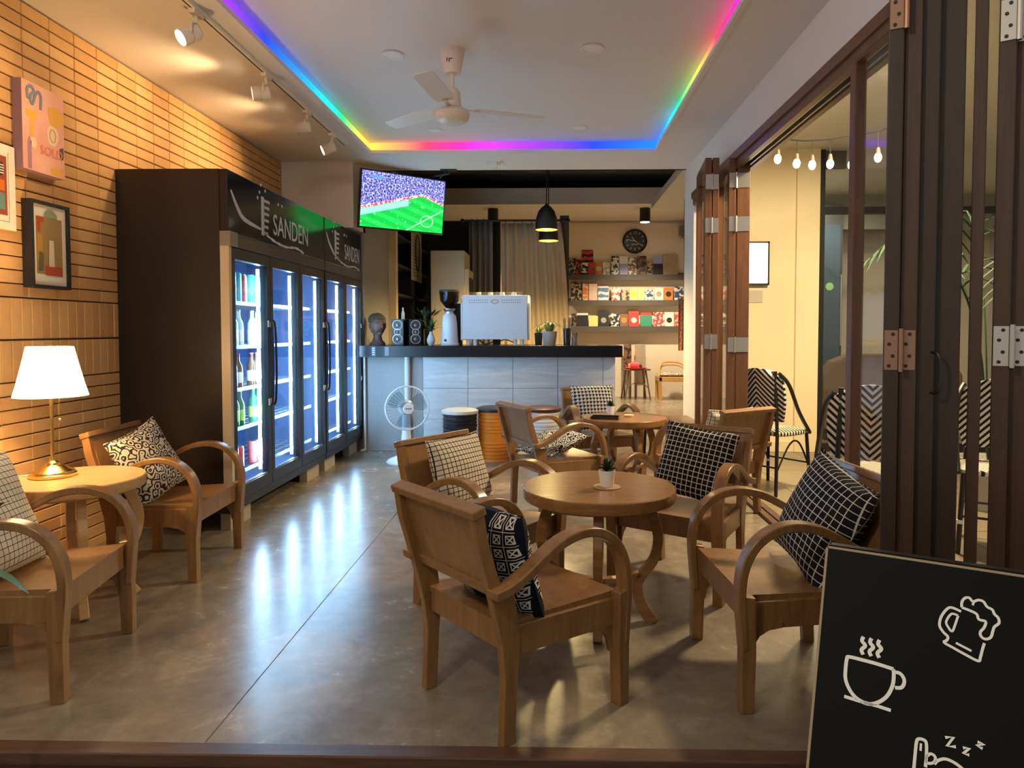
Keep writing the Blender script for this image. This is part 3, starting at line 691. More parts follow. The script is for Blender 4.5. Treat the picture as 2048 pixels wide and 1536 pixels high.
V, BL_, SKY, CY, GR, YE, OR, RD, PK, PU = (.22, .02, 1), (.0, .03, 1), (.0, .22, 1), (.0, .55, .85), (.0, .62, .18), (.55, .60, .06), (.95, .42, .07), (1, .02, .10), (1, .0, .35), (.45, .02, 1)
zl = HC+.018
led('left', (TX0+.008, TY0, zl), (TX0+.008, TY1, zl), [(0, PU), (.26, V), (.38, BL_), (.52, SKY), (.66, CY), (.78, GR), (.90, YE), (1, OR)], t)
led('rear', (TX0, TY1-.008, zl), (TX1, TY1-.008, zl), [(0, YE), (.05, OR), (.2, RD), (.33, PK), (.46, PU), (.6, V), (.78, BL_), (1, (.0, .16, 1))], t)
led('right', (TX1-.008, TY1, zl), (TX1-.008, TY0, zl), [(0, (.0, .14, 1)), (.10, SKY), (.2, CY), (.31, GR), (.46, YE), (.6, RD), (.71, PK), (.83, PU), (1, V)], t)
led('front', (TX0, TY0+.008, zl), (TX1, TY0+.008, zl), [(0, PU), (.5, BL_), (1, V)], t)
for k, (x, y) in enumerate(((-.956, 4.29), (.25, 4.22), (-.967, 5.91), (.242, 5.85))):
    t = thing('downlight', 'round white recessed downlight, switched off, %s corner of the tray' % ('near left', 'near right', 'far left', 'far right')[k], 'downlight', (x, y, HT), 0, 'recessed downlights')
    MB().lathe([(.052, -.001), (.068, -.001), (.070, -.006), (.066, -.010), (.054, -.008), (.052, -.001)], 32, cap=False).build('bezel', mat('bezel_white', (.85, .82, .78), .5), t, smooth=True)
    MB().lathe([(0, -.006), (.053, -.005), (.053, -.001), (0, -.001)], 28).build('diffuser', mat('diffuser_white', (.9, .9, .88), .4), t)
t = thing('ceiling_fan', 'white ceiling fan hanging from the middle of the tray', 'fan', (-.585, 4.24, HT))
MB().lathe([(0, 0), (.075, 0), (.070, -.03), (.052, -.13), (.048, -.14), (0, -.14)], 28).build('canopy_cup', CREAMPL, t, smooth=True)
MB().lathe([(.012, -.13), (.012, -.24), (0, -.24)], 12).build('rod', CREAMPL, t, smooth=True)
MB().lathe([(0, -.225), (.03, -.225), (.045, -.25), (.052, -.33), (.056, -.335), (0, -.335)], 24).build('motor_cover', CREAMPL, t, smooth=True)
MB().lathe([(0, -.335), (.062, -.336), (.066, -.345), (.088, -.352), (.098, -.365), (.100, -.39), (.094, -.41), (.07, -.428), (.03, -.434), (0, -.434)], 32).build('motor', CREAMPL, t, smooth=True)
MB().lathe([(.096, -.374), (.103, -.376), (.103, -.384), (.096, -.386)], 32, cap=False).build('ring', WHITE, t, smooth=True)
for k in range(3):
    M = Matrix.Rotation(R(22+120*k), 4, 'Z')
    b = MB().box((.06, -.012, -.350), (.17, .012, -.343), M).build('blade_iron', CREAMPL, t)
    Mb = M @ Matrix.Translation((.14, 0, -.338)) @ Matrix.Rotation(R(9), 4, 'X')
    MB().prism([(0, -.05), (.08, -.062), (.42, -.055), (.44, -.04), (.44, .04), (.42, .055), (.08, .062), (0, .05)], -.003, .003, 'xy', Mb).build('blade', CREAMPL, t)
MB().box((-.026, -.0645, -.085), (-.022, -.060, -.065)).box((-.012, -.066, -.088), (-.008, -.060, -.068)).box((-.012, -.066, -.072), (.008, -.060, -.068)).build('pen_mark', BLACK, t)
tag(MB().box((-.60, 6.62, HC-.055), (-.50, 6.72, HC)).box((-.46, 6.60, HC-.014), (-.44, 6.74, HC)).build('ceiling_sensor', WHITE), 'small white junction box on the ceiling above the bar', 'box')

# ================================================================= TELEVISION
TVM = Matrix.Translation((-1.434, 6.9, 2.444)) @ Matrix.Rotation(.743, 4, 'Z') @ Matrix.Rotation(.146, 4, 'X') @ Matrix.Rotation(-.011, 4, 'Y')
t = thing('television', 'flat television showing a football match, hung from the ceiling', 'television'); t.matrix_world = TVM
W_, H_ = .95, .55
MB().box((-W_/2, 0, -H_/2), (W_/2, .035, H_/2)).build('casing', GLOSSB, t, bevel=.004)
MB().box((-.3, .035, -.18), (.3, .07, .12)).build('rear_housing', MATTE, t)
m, nt, p = _new('football_screen'); g = G(nt); q = g.xyz(g.obj()); x, z = q[0], q[2]
zb = g.m('SUBTRACT', .085, g.m('MULTIPLY', g.m('ABSOLUTE', g.m('SUBTRACT', x, .20)), .27))
d = g.m('SUBTRACT', z, zb)
wv = g.noise(g.map(g.obj(), (1, 1, 1)), 62, 3)
crowd = g.ramp(wv, [(.34, (.02, .02, .18)), (.46, (.09, .09, .55)), (.56, (.40, .42, .85)), (.66, (.80, .80, 1))])
stripe = g.m('GREATER_THAN', g.m('FRACT', g.m('MULTIPLY', g.m('ADD', z, g.m('MULTIPLY', x, .28)), 11)), .5)
grass = g.mix(stripe, (.0, .60, .06), (.01, .72, .10))
grass = g.mix(g.m('MULTIPLY', g.m('GREATER_THAN', g.noise(g.obj(), 26, 2), .66), .5), grass, (.5, 1, .6))
near = g.m('LESS_THAN', g.m('ABSOLUTE', g.m('ADD', d, .035)), .03); pale = g.mix(g.m('MULTIPLY', near, g.m('LESS_THAN', x, .05)), grass, (.35, .85, .70))
l1 = g.m('LESS_THAN', g.m('ABSOLUTE', g.m('SUBTRACT', g.m('ADD', z, .27), g.m('MULTIPLY', g.m('SUBTRACT', x, .02), .55))), .006)
l2 = g.m('LESS_THAN', g.m('ABSOLUTE', g.m('SUBTRACT', g.m('SQRT', g.m('ADD', g.m('POWER', g.m('MULTIPLY', g.m('SUBTRACT', x, .27), .75), 2), g.m('POWER', g.m('ADD', z, .155), 2))), .055)), .004)
pale = g.mix(g.m('MULTIPLY', g.m('MAXIMUM', l1, l2), .6), pale, (.8, 1, .9))
pic = g.mix(g.m('GREATER_THAN', d, 0), pale, crowd)
adc = g.mix(g.m('GREATER_THAN', g.noise(g.obj(), 34, 1), .5), (1, .10, .16), (1, .8, .85))
pic = g.mix(g.m('LESS_THAN', g.m('ABSOLUTE', g.m('SUBTRACT', d, .012)), .013), pic, adc)
sb = g.m('MULTIPLY', g.m('LESS_THAN', g.m('ABSOLUTE', g.m('ADD', x, .30)), .07), g.m('LESS_THAN', g.m('ABSOLUTE', g.m('SUBTRACT', z, .215)), .013))
pic = g.mix(sb, pic, (.12, .35, .85))
nt.links.new(pic, p.inputs['Emission Color']); p.inputs['Emission Strength'].default_value = 0.62; p.inputs['Base Color'].default_value = (.01, .01, .01, 1); p.inputs['Roughness'].default_value = .2
MB().box((-W_/2+.012, -.0015, -H_/2+.016), (W_/2-.012, .001, H_/2-.012)).build('screen', m, t)
ml = at(897, 338, 7.0)
t = thing('tv_bracket', 'black ceiling mount above the television', 'bracket', (0, 0, 0))
MB().box((-1.08, 6.92, HC-.012), (-.92, 7.0, HC)).build('ceiling_plate', BLACK, t)
MB().tube([(-1.0, 6.96, HC-.01), (-1.0, 6.97, 2.748), (-1.28, 7.16, 2.748), (-1.36, 7.12, 2.70), (-1.46, 7.03, 2.52)], .014, 8).build('arm', BLACK, t)
MB().tube(spline([(-1.03, 6.95, HC-.02), (-1.06, 7.02, 2.75), (-1.16, 7.2, 2.72)], 5), .006, 5).build('cable', BLACK, t)

# ================================================================= DRINK COOLERS
XF = -1.87; ZT, ZB = 2.134, .115; DW = .565
SIDEM = mat('cooler_side', (0.016, 0.0125, 0.0115), 0.33); DOORF = mat('cooler_door_frame', (0.018, 0.018, 0.020), 0.35)
INSIDE = mat('cooler_liner', (0.045, 0.10, 0.24), 0.5); LEDW = emis('cooler_led', (0.36, 0.68, 1.0), 52); ALU = mat('cooler_edge_trim', (0.72, 0.60, 0.42), 0.35, 0.3)
GREYBAR = mat('cooler_grey_bar', (0.10, 0.10, 0.10), 0.22, 0.4); WIRE = mat('shelf_wire', (0.26, 0.29, 0.33), 0.45, 0.3)
PRINT = mat('cooler_print', (0.62, 0.64, 0.66), 0.6)
SHZ = (.29, .57, .82, 1.09, 1.37)
def cooler(label, y0, nd, first):
    y1 = y0+nd*DW+.035*first
    t = thing('drinks_cooler', label, 'cooler', (0, 0, 0), 0, 'glass door drinks coolers')
    ys = y0+.035*first
    MB().box((XW+.002, y0, ZB), (XF-.05, y0+.03, ZT)).build('side_panel', SIDEM, t); MB().box((XW+.002, y1-.03, ZB), (XF-.05, y1, ZT)).build('side_panel', SIDEM, t)
    MB().box((XW+.002, y0+.03, ZB), (XW+.03, y1-.03, ZT)).build('back_panel', INSIDE, t)
    MB().box((XW+.03, y0+.03, ZB), (XF-.05, y1-.03, .20)).build('bottom_panel', INSIDE, t)
    MB().box((XW+.03, y0+.03, 1.74), (XF-.05, y1-.03, ZT)).build('top_box', SIDEM, t)
    for ya in (y0+.03, y1-.036): MB().box((XW+.03, ya, .20), (XF-.056, ya+.006, 1.74)).build('inner_liner', INSIDE, t)
    MB().box((XF-.05, y0, 1.765), (XF, y1, ZT)).build('sign_panel', GLOSSB, t, bevel=.006)
    MB().box((XF-.05, y0, 1.69), (XF+.004, y1, 1.762)).build('display_bar', GREYBAR, t)
    MB().box((XF-.05, y0, ZB), (XF-.005, y1, .165)).build('kick_panel', DOORF, t)
    for yy in (y0+.06, y1-.35): MB().box((XF-.10, yy, 0), (XF-.04, yy+.28, .11)).build('support_block', mat('block_wood', (.42, .36, .27), .7), t)
    MB().box((XW+.05, y0+.1, 0), (XW+.12, y1-.1, .11)).build('support_block', mat('block_wood', (.42, .36, .27), .7), t)
    if first:
        MB().box((XF-.05, y0, .165), (XF+.002, y0+.033, 1.69)).build('edge_trim', ALU, t)
        MB().box((XF-.05, y0-.002, 1.69), (XF+.012, y0+.10, 1.775)).build('corner_block', mat('corner_grey', (.30, .24, .19), .5), t)
    for k in range(nd):
        a = ys+k*DW+.004; b = a+DW-.008; fr = .045
        d = MB().box((XF-.045, a, .17), (XF, a+fr, 1.685)).box((XF-.045, b-fr, .17), (XF, b, 1.685)).box((XF-.045, a+fr, .17), (XF, b-fr, .25)).box((XF-.045, a+fr, 1.62), (XF, b-fr, 1.685)).build('door', DOORF, t)
        MB().box((XF-.026, a+fr, .25), (XF-.020, b-fr, 1.62)).build('pane', GLASS, d)
        MB().box((XF-.018, a+fr, .25), (XF-.012, a+fr+.006, 1.62)).box((XF-.018, a+fr, .25), (XF-.012, b-fr, .256)).build('pane_gasket', WIRE, d)
        hy = (b-.022) if (k+first) % 2 else (a+.022)
        MB().tube(spline([(XF, hy, .70), (XF+.020, hy, .73), (XF+.027, hy, .98), (XF+.020, hy, 1.23), (XF, hy, 1.26)], 6), .0075, 8).build('handle', BLACK, d, smooth=True)
        for zz in (.72, 1.24): MB().box((XF, hy-.022, zz-.022), (XF+.006, hy+.022, zz+.022)).build('handle_plate', WHITE, d)
        # LED strips on the inner faces of the door posts
        MB().box((XF-.076, b-.034, .27), (XF-.060, b-.024, 1.60)).build('led_strip', LEDW, t)
        MB().box((XF-.076, a+fr+.006, .27), (XF-.060, a+fr+.016, 1.60)).build('led_strip', LEDW, t)  # near-side strips, hidden from view, added to light the counter
    for z in SHZ:
        s = MB()
        for q in range(7): s.box((XW+.05+q*.08, y0+.035, z-.004), (XW+.055+q*.08, y1-.035, z))
        s.box((XF-.115, y0+.035, z-.012), (XF-.108, y1-.035, z+.012))
        for q in range(nd*5+1): yy = y0+.04+q*(y1-y0-.08)/(nd*5); s.box((XW+.05, yy, z-.008), (XF-.11, yy+.004, z-.004))
        s.build('shelf', WIRE, t)
    # printed sign: brand lettering, comb mark, swoosh and drops
    ym = y0+ .34*(y1-y0); zc = 1.935
    text('lettering', 'SANDEN', .20, (XF+.0012, ym+.42, zc-.03), (0, 1, 0), (0, 0, 1), PRINT, t, .0008, 0.88 if nd == 3 else .62)
    a = MB()
    for q in range(6): a.box((XF+.0004, ym-.10+.02, zc+.10-q*.042), (XF+.0018, ym+.02-.006*q, zc+.118-q*.042))
    a.box((XF+.0004, ym-.115, zc-.12), (XF+.0018, ym-.07, zc+.13)); a.build('comb_mark', PRINT, t)
    p = spline([(XF+.001, y0+.04, zc+.085), (XF+.001, y0+.12, zc-.0), (XF+.001, y0+.22, zc-.06), (XF+.001, ym-.12, zc-.085)], 5)
    MB().band(p, .0016, [.012+.020*math.sin(math.pi*i/(len(p)-1)) for i in range(len(p))]).build('swoosh_mark', PRINT, t)
    p = spline([(XF+.001, ym-.05, zc-.105), (XF+.001, ym+.10, zc-.135), (XF+.001, ym+.30, zc-.15), (XF+.001, ym+.50, zc-.135), (XF+.001, ym+.66, zc-.155)], 5)
    MB().band(p, .0016, [.006+.014*abs(math.sin(i*1.1)) for i in range(len(p))]).build('splash_mark', PRINT, t)
    for (dy, dz) in ((-.14, .15), (-.17, .11), (-.05, .175), (.17, .125), (.235, .125), (-.12, .20)):
        MB().lathe([(0, 0), (.011, 0), (.011, .001), (0, .001)], 10, frame((XF+.0006, ym+dy, zc+dz), (0, 1, 0), (1, 0, 0))).build('drop_mark', PRINT, t)
    return t, y0, y1
c1 = cooler('near black three-door drinks cooler beside the brick wall', 4.05, 3, 1)
c2 = cooler('far black two-door drinks cooler next to the bar', 5.80, 2, 0)
# drinks inside
def bottle(label, kind):
    body, capc, lab, hgt = kind
    t = thing('drink_bottle', label, 'bottle', (0, 0, 0), 0, 'bottles in the drinks coolers'); r = .031
    MB().lathe([(0, 0), (r, 0), (r, hgt*.58), (r*.9, hgt*.66), (r*.42, hgt*.80), (r*.38, hgt*.96), (0, hgt*.96)], 14).build('body', body, t, smooth=True)
    MB().lathe([(0, hgt*.955), (r*.46, hgt*.955), (r*.46, hgt), (0, hgt)], 10).build('cap', capc, t)
    MB().lathe([(r+.0006, hgt*.16), (r+.0008, hgt*.17), (r+.0008, hgt*.46), (r+.0006, hgt*.47)], 14, cap=False).build('label', lab, t, smooth=True)
    return t
def can(label, col, hgt=.12):
    t = thing('drink_can', label, 'can', (0, 0, 0), 0, 'cans in the drinks coolers')
    MB().lathe([(0, 0), (.024, 0), (.031, .008), (.031, hgt-.010), (.026, hgt), (0, hgt-.002)], 14).build('body', col, t, smooth=True)
    MB().lathe([(0, hgt-.001), (.025, hgt-.001), (.025, hgt+.001), (0, hgt+.001)], 12).build('lid', STEEL, t)
    return t
GB = mat('green_glass', (.02, .16, .07), .1); BB = mat('brown_glass', (.13, .045, .012), .1); CB = mat('pale_bottle', (.55, .68, .62), .12)
LW = mat('label_white', (.85, .85, .82), .6); LG = mat('label_lime', (.40, .62, .08), .6); LR = mat('label_red', (.65, .05, .05), .6); CG = mat('cap_gold', (.7, .5, .1), .3, .8); CR = mat('cap_red', (.6, .04, .04), .4)
CN_T = mat('can_teal', (.04, .50, .60), .3, .3); CN_R = mat('can_red', (.70, .10, .10), .3, .3); CN_W = mat('can_white', (.8, .8, .8), .3, .3); CN_Y = mat('can_yellow', (.85, .55, .05), .3, .3)
shelfname = ('bottom', 'second', 'third', 'fourth', 'top')
rows = [  # shelf, prototype maker, spots
 (0, 'can', CN_R, 'red'), (1, 'b', (GB, CG, LG, .235), 'green lime-labelled'), (2, 'b', (BB, CR, LW, .225), 'brown white-labelled'), (3, 'b', (CB, CG, LW, .24), 'pale clear'), (4, 'can', CN_T, 'teal')]
for si, kd, mm, adj in rows:
    pr = None
    for di, (yb, ysn) in enumerate(((4.19, 5), (4.71, 3), (5.90, 2))):
        for k in range(ysn):
            for xx in ((-2.03, -2.16) if di == 0 else (-2.03,)):
                lab = '%s %s, %s in the %s row, %s shelf behind the %s' % (adj, 'can' if kd == 'can' else 'bottle', ('first', 'second', 'third', 'fourth', 'fifth')[k], 'front' if xx > -2.1 else 'back', shelfname[si], ('nearest cooler door', 'second cooler door', 'fourth cooler door')[di])
                if pr is None: pr = can(lab, mm, .20 if si == 4 else .15) if kd == 'can' else bottle(lab, mm); o = pr
                else: o = dup(pr, None, None, lab)
                o.location = (xx, yb+k*.078+.02*((si*3) % 2), SHZ[si]+.0005)
pr = None
for k in range(4):
    lab = 'orange-red can, %s from the glass on the top shelf of the near cooler' % ('first', 'second', 'third', 'last')[k]
    o = can(lab, CN_R, .19) if pr is None else dup(pr, None, None, lab); pr = pr or o
    o.location = (-2.03, 4.585+k*.0001 if k == 0 else 4.36+.072*k+.09, SHZ[4]+.0005)
    if k >= 1: o.location = (-2.16-.07*k, 4.60, SHZ[4]+.0005)

# ================================================================= BAR COUNTER
ZS = 1.046
STONE = None
m, nt, p = _new('grey_stone_tile'); g = G(nt)
v = g.map(g.obj(), (1.2, 1, 9)); n1 = g.noise(v, 2.2, 5, rough=.6, dist=.8)
nt.links.new(g.ramp(n1, [(.35, (.50, .53, .55)), (.55, (.58, .61, .63)), (.7, (.68, .71, .73))]), p.inputs['Base Color']); p.inputs['Roughness'].default_value = .38; STONE = m
t = thing('bar_counter', 'bar counter with black slab top and pale grey stone tiles', 'counter', (0, 0, 0))
MB().box((-1.846, 6.75, .935), (.70, 7.45, ZS)).build('countertop', mat('black_granite', (.007, .008, .012), .22, spec=.3), t, bevel=.004)
MB().box((-1.846, 6.91, 0), (.63, 7.30, .935)).build('core', mat('tile_grout', (.38, .39, .40), .9), t)
MB().box((-1.846, 6.90, .004), (-1.26, 6.911, .935)).build('plain_panel', GREYP, t)
MB().box((-1.846, 6.885, .0), (-1.26, 6.90, .055)).build('baseboard', GREYP, t)
tw, th = .445, .3083
for i in range(5):
    for j in range(3):
        x0 = -1.255+i*tw; x1 = min(x0+tw-.004, .635)
        if x1 <= x0: continue
        off = 0
        o = MB().box((x0, 6.898, .008+j*th), (x1, 6.911, .008+j*th+th-.004)).build('tile', STONE, t)
for j in range(3): MB().box((.63, 6.905, .008+j*th), (.643, 7.30, .008+j*th+th-.004)).build('tile', STONE, t)
for q in range(4): MB().box((-1.722, 6.7478, .955+q*.02), (-1.700, 6.7487, .966+q*.02)).build('sticker_print', mat('sticker_ink', (.55, .62, .64), .6), t)
MB().box((-1.73, 6.7488, .94), (-1.69, 6.7497, 1.04)).build('sticker', mat('sticker_dark', (.05, .09, .10), .5), t)
MB().box((-1.60, 6.7488, .95), (-1.56, 6.7497, 1.035)).build('sticker', mat('sticker_grey', (.16, .17, .20), .5), t)
tag(MB().tube([(-1.405, 6.862, 0), (-1.405, 6.862, .935)], .028, 14).build('drain_pipe', mat('pipe_paint', (.62, .60, .55), .5), smooth=True), 'pale vertical pipe in front of the bar behind the fan', 'pipe')
tag(MB().tube([(-1.83, 6.865, .0), (-1.83, 6.865, .93)], .012, 10).tube(spline([(-1.83, 6.865, .03), (-1.83, 6.84, .015), (-1.86, 6.80, .012)], 4), .012, 8).build('cable_conduit', mat('pipe_paint', (.62, .60, .55), .5), smooth=True), 'thin pale conduit beside the far cooler', 'conduit')

def on(x, Y=6.95): return at(x, 690, Y).x
# espresso machine
t = thing('espresso_machine', 'white espresso machine seen from behind on the bar', 'espresso machine', (at(990, 640, 7.0).x, 7.0, ZS))
mb = MB().prism([(-.325, .06), (-.322, .50), (.322, .50), (.325, .06)], -.02, 0, 'xz'); mb.build('rear_panel', WMETAL, t, bevel=.006)
MB().box((-.32, 0, .06), (.32, .42, .47)).build('body', WMETAL, t)
for s in (-1, 1):
    MB().prism([(0, .05), (0, .42), (.06, .50), (.38, .50), (.46, .38), (.44, .05)], s*.325, s*.345).build('side_cheek', WMETAL, t, bevel=.004)
for x in (-.27, -.20, .20, .27):
    MB().lathe([(0, 0), (.020, 0), (.022, .05), (.018, .06), (0, .06)], 14, Matrix.Translation((x, .02, 0))).build('foot', WMETAL, t, smooth=True)
for r_ in range(2):
    for s in (-1, 1):
        for k in range(9):
            M = Matrix.Translation((s*(.075+k*.022), -.0215, .425+r_*.024)) @ Matrix.Rotation(R(30*(1 if r_ else -1)), 4, 'Y')
            MB().box((-.006, 0, -.0025), (.006, .0012, .0025), M).build('vent_slot', MATTE, t)
MB().lathe([(0, 0), (1, 0), (1, .0016), (0, .0016)], 28, frame((0, -.0205, .436), (1, 0, 0), (0, -1, 0)) @ Matrix.Diagonal((.042, .024, 1, 1))).build('emblem', mat('emblem_grey', (.42, .42, .40), .4, .6), t)
MB().lathe([(0, 0), (1, 0), (1, .0010), (0, .0010)], 24, frame((0, -.0222, .436), (1, 0, 0), (0, -1, 0)) @ Matrix.Diagonal((.026, .014, 1, 1))).build('emblem_centre', mat('emblem_pale', (.65, .65, .62), .4, .3), t)
MB().box((-.325, -.024, .06), (.325, -.019, .12)).build('lower_strip', WMETAL, t)
for k in range(9): MB().lathe([(0, 0), (.026, 0), (.030, .035), (.026, .036), (0, .005)], 12, Matrix.Translation((-.24+k*.06, .12+.03*(k % 2), .5005))).build('cup', WHITE if k % 2 else mat('cup_dark', (.08, .06, .05), .4), t, smooth=True)
MB().tube(spline([(-.16, .06, .05), (-.10, .05, .01), (.02, .05, .05)], 5), .006, 6).build('hose', BLACK, t); MB().tube(spline([(.03, .06, .03), (.1, .06, .055), (.2, .06, .02)], 5), .006, 6).build('hose', BLACK, t)
# grinder
t = thing('coffee_grinder', 'white coffee grinder with smoked bean hopper on the bar', 'grinder', (at(899, 640, 6.98).x, 6.98, ZS))
MB().lathe([(0, 0), (.095, 0), (.098, .012), (.088, .022), (.082, .10), (.076, .22), (.066, .29), (.045, .318), (0, .318)], 28).build('body', WMETAL, t, smooth=True)
MB().lathe([(0, .318), (.042, .318), (.042, .335), (.056, .345), (.062, .365), (0, .365)], 24).build('collar', STEEL, t, smooth=True)
MB().lathe([(.030, .365), (.055, .395), (.092, .44), (.102, .53), (.098, .53), (.088, .442), (.05, .40), (.026, .368)], 28, cap=False).build('hopper', DGLASS, t, smooth=True)
MB().lathe([(0, .53), (.104, .53), (.104, .545), (.09, .552), (0, .552)], 28).build('hopper_lid', mat('smoke_lid', (.06, .045, .035), .3), t, smooth=True)
MB().lathe([(0, .366), (.03, .37), (.062, .41), (.075, .44), (0, .445)], 20).build('beans', mat('coffee_beans', (.05, .022, .01), .5, bump=.8, bscale=140), t, smooth=True)
MB().prism([(.04, .0), (.16, 0), (.16, .30), (.13, .42), (.08, .42), (.06, .34), (.06, .06)], -.05, .05, 'yz', Matrix.Translation((.06, 0, 0))).build('doser', MATTE, t)
MB().lathe([(0, 0), (.014, 0), (.014, .001), (0, .001)], 16, frame((-.028, -.0895, .05), (1, 0, 0), (0, -1, 0))).build('badge', mat('badge_dark', (.03, .08, .08), .4), t)
# speakers
def speaker(label, x, Y, rz):
    t = thing('bookshelf_speaker', label, 'speaker', (x, Y, ZS), rz, 'black bookshelf speakers on the bar')
    MB().box((-.06, 0, 0), (.06, .16, .262)).build('cabinet', BLACK, t, bevel=.003)
    for z, r in ((.062, .050), (.133, .034), (.202, .050)):
        M = frame((0, -.0005, z), (1, 0, 0), (0, -1, 0))
        MB().lathe([(r, 0), (r, .005), (r*.90, .006), (r*.88, 0)], 28, M, cap=False).build('driver_ring', mat('speaker_ring', (.72, .70, .66), .35, .3), t, smooth=True)
        MB().lathe([(r*.88, .002), (r*.45, -.006+.0065), (r*.40, .004), (0, .006)], 24, M, cap=False).build('cone', mat('speaker_cone', (.05, .05, .05), .4), t, smooth=True)
        MB().ball((0, 0, .004), (r*.34, r*.34, .008), 12, 8, M).build('dust_cap', mat('speaker_cap', (.35, .33, .30), .3, .5), t, smooth=True)
speaker('black loudspeaker with white driver rings facing the room', at(795, 660, 6.93).x, 6.93, 0)
speaker('black loudspeaker turned away beside the white vase', at(831, 660, 6.97).x, 6.97, R(24))
# head sculpture
t = thing('head_sculpture', 'dark terracotta head sculpture at the left end of the bar', 'sculpture', (at(755, 660, 6.98).x, 6.98, ZS), R(35))
CLAY = mat('dark_clay', (.16, .085, .065), .6, bump=.4, bscale=60)
MB().lathe([(0, 0), (.075, 0), (.078, .02), (.05, .05), (.04, .09), (.045, .115), (0, .12)], 22).build('neck', CLAY, t, smooth=True)
MB().ball((0, 0, .20), (.078, .092, .105), 24, 16).build('head', CLAY, t, smooth=True)
MB().prism([(-.09, .17), (-.118, .175), (-.094, .225)], -.013, .013).build('nose', CLAY, t)
for s in (-1, 1):
    MB().ball((s*.032, -.082, .222), (.018, .010, .008), 10, 6).build('eye', CLAY, t, smooth=True); MB().ball((s*.079, -.005, .20), (.010, .022, .036), 10, 8).build('ear', CLAY, t, smooth=True)
    MB().band(spline([(s*.012, -.092, .240), (s*.032, -.090, .248), (s*.056, -.075, .238)], 3), .008, .008, (0, 0, 1)).build('brow', CLAY, t)
MB().ball((0, -.086, .150), (.026, .012, .008), 10, 6).build('lips', CLAY, t, smooth=True); MB().ball((0, -.070, .120), (.03, .022, .018), 10, 6).build('chin', CLAY, t, smooth=True)
MB().ball((0, .012, .255), (.086, .095, .070), 20, 10).build('hair', mat('clay_hair', (.06, .05, .03), .8, bump=1, bscale=90), t, smooth=True)
# vase and plants on the bar
t = thing('bud_vase', 'small white vase with trailing leaves beside the grinder', 'vase', (at(862, 660, 6.93).x, 6.93, ZS))
MB().lathe([(0, 0), (.022, 0), (.040, .03), (.042, .06), (.028, .095), (.016, .12), (.018, .135), (.013, .134), (.011, .12), (0, .11)], 22).build('vase_body', mat('vase_white', (.62, .60, .58), .5), t, smooth=True)
rnd = random.Random(3)
for k in range(14):
    a = rnd.uniform(0, 6.28); r = rnd.uniform(.05, .13); zz = rnd.uniform(.13, .27); mb = MB(); leaf(mb, (0, 0, .125), (r*math.cos(a), r*math.sin(a)*.6, zz), .016, .03); mb.build('leaf', LEAF if k % 2 else LEAFD, t, smooth=True)
t = thing('glass_vase', 'clear glass jar with tall dry stems behind the speakers', 'vase', (at(854, 660, 7.22).x, 7.22, ZS))
MB().lathe([(.03, 0), (.034, .01), (.034, .16), (.028, .165), (.026, .16), (.026, .01)], 18, cap=False).build('jar', GLASS, t, smooth=True)
for k in range(10):
    a = rnd.uniform(0, 6.28); r = rnd.uniform(.03, .11); mb = MB().tube([(0, 0, .01), (r*.4*math.cos(a), r*.4*math.sin(a), .2), (r*math.cos(a), r*math.sin(a), .34+.06*rnd.random())], .002, 4); s_ = mb.build('stem', LEAFD, t)
    mb = MB(); leaf(mb, (r*.8*math.cos(a), r*.8*math.sin(a), .30), (r*1.6*math.cos(a), r*1.3*math.sin(a), .36), .018); mb.build('leaf', LEAFD, s_, smooth=True)
tag(MB().lathe([(0, 0), (.016, 0), (.018, .055), (.007, .085), (.007, .11), (.009, .113), (0, .114)], 14, Matrix.Translation((at(806, 640, 7.02).x, 7.02, ZS+.2632))).build('small_bottle', mat('bottle_pale', (.5, .5, .44), .3), smooth=True), 'small pale bottle standing above the facing loudspeaker', 'bottle')
bpy.data.objects['small_bottle'].location = (0, .0, 0)
def grass_pot(label, x, Y, r, h, potm, n, L, seed):
    t = thing('potted_plant', label, 'plant', (x, Y, ZS), 0, 'potted plants on the bar')
    MB().lathe([(0, 0), (r*.78, 0), (r, h), (r*.98, h+.004), (r*.86, h), (r*.84, h-.012), (0, h-.012)], 24).build('pot', potm, t, smooth=True)
    MB().lathe([(0, h-.016), (r*.85, h-.014), (r*.85, h-.010), (0, h-.008)], 16).build('soil', SOIL, t)
    rnd = random.Random(seed)
    for k in range(n):
        a = rnd.uniform(0, 6.28); q = rnd.uniform(.3, 1.0); mb = MB()
        p = spline([(r*.3*math.cos(a), r*.3*math.sin(a), h-.012), (r*.3*math.cos(a)+L*q*.35*math.cos(a), L*q*.35*math.sin(a), h+L*.55*(1.1-q*.4)), (L*q*math.cos(a), L*q*math.sin(a), h+L*(.75-.6*q))], 4)
        mb.band(p, [.010*(1-i/len(p))+.002 for i in range(len(p))], .0012, (-math.sin(a), math.cos(a), 0)); mb.build('blade', LEAF if k % 3 else mat('leaf_light', (.16, .28, .07), .5), t)
grass_pot('spider plant in a round concrete pot at the bar end', at(1099, 680, 6.95).x, 6.95, .075, .135, CONCPOT, 30, .17, 11)
grass_pot('small fern in a black pot beside the espresso machine', at(1077, 680, 7.08).x, 7.08, .042, .12, MATTE, 16, .12, 12)
t = thing('straw_holder', 'tall black cup full of straws on the bar', 'cup', (at(1134, 680, 6.95).x, 6.95, ZS))
MB().lathe([(0, 0), (.034, 0), (.040, .17), (.037, .17), (.032, .01), (0, .01)], 20).build('cup_body', GLOSSB, t, smooth=True)
for k in range(12): a = k*.52; MB().tube([(.018*math.cos(a), .018*math.sin(a), .02), (.036*math.cos(a), .036*math.sin(a), .23+.02*(k % 3))], .004, 6).build('straw', mat('straw_brown', (.09, .05, .035), .5) if k % 3 else WHITE, t)
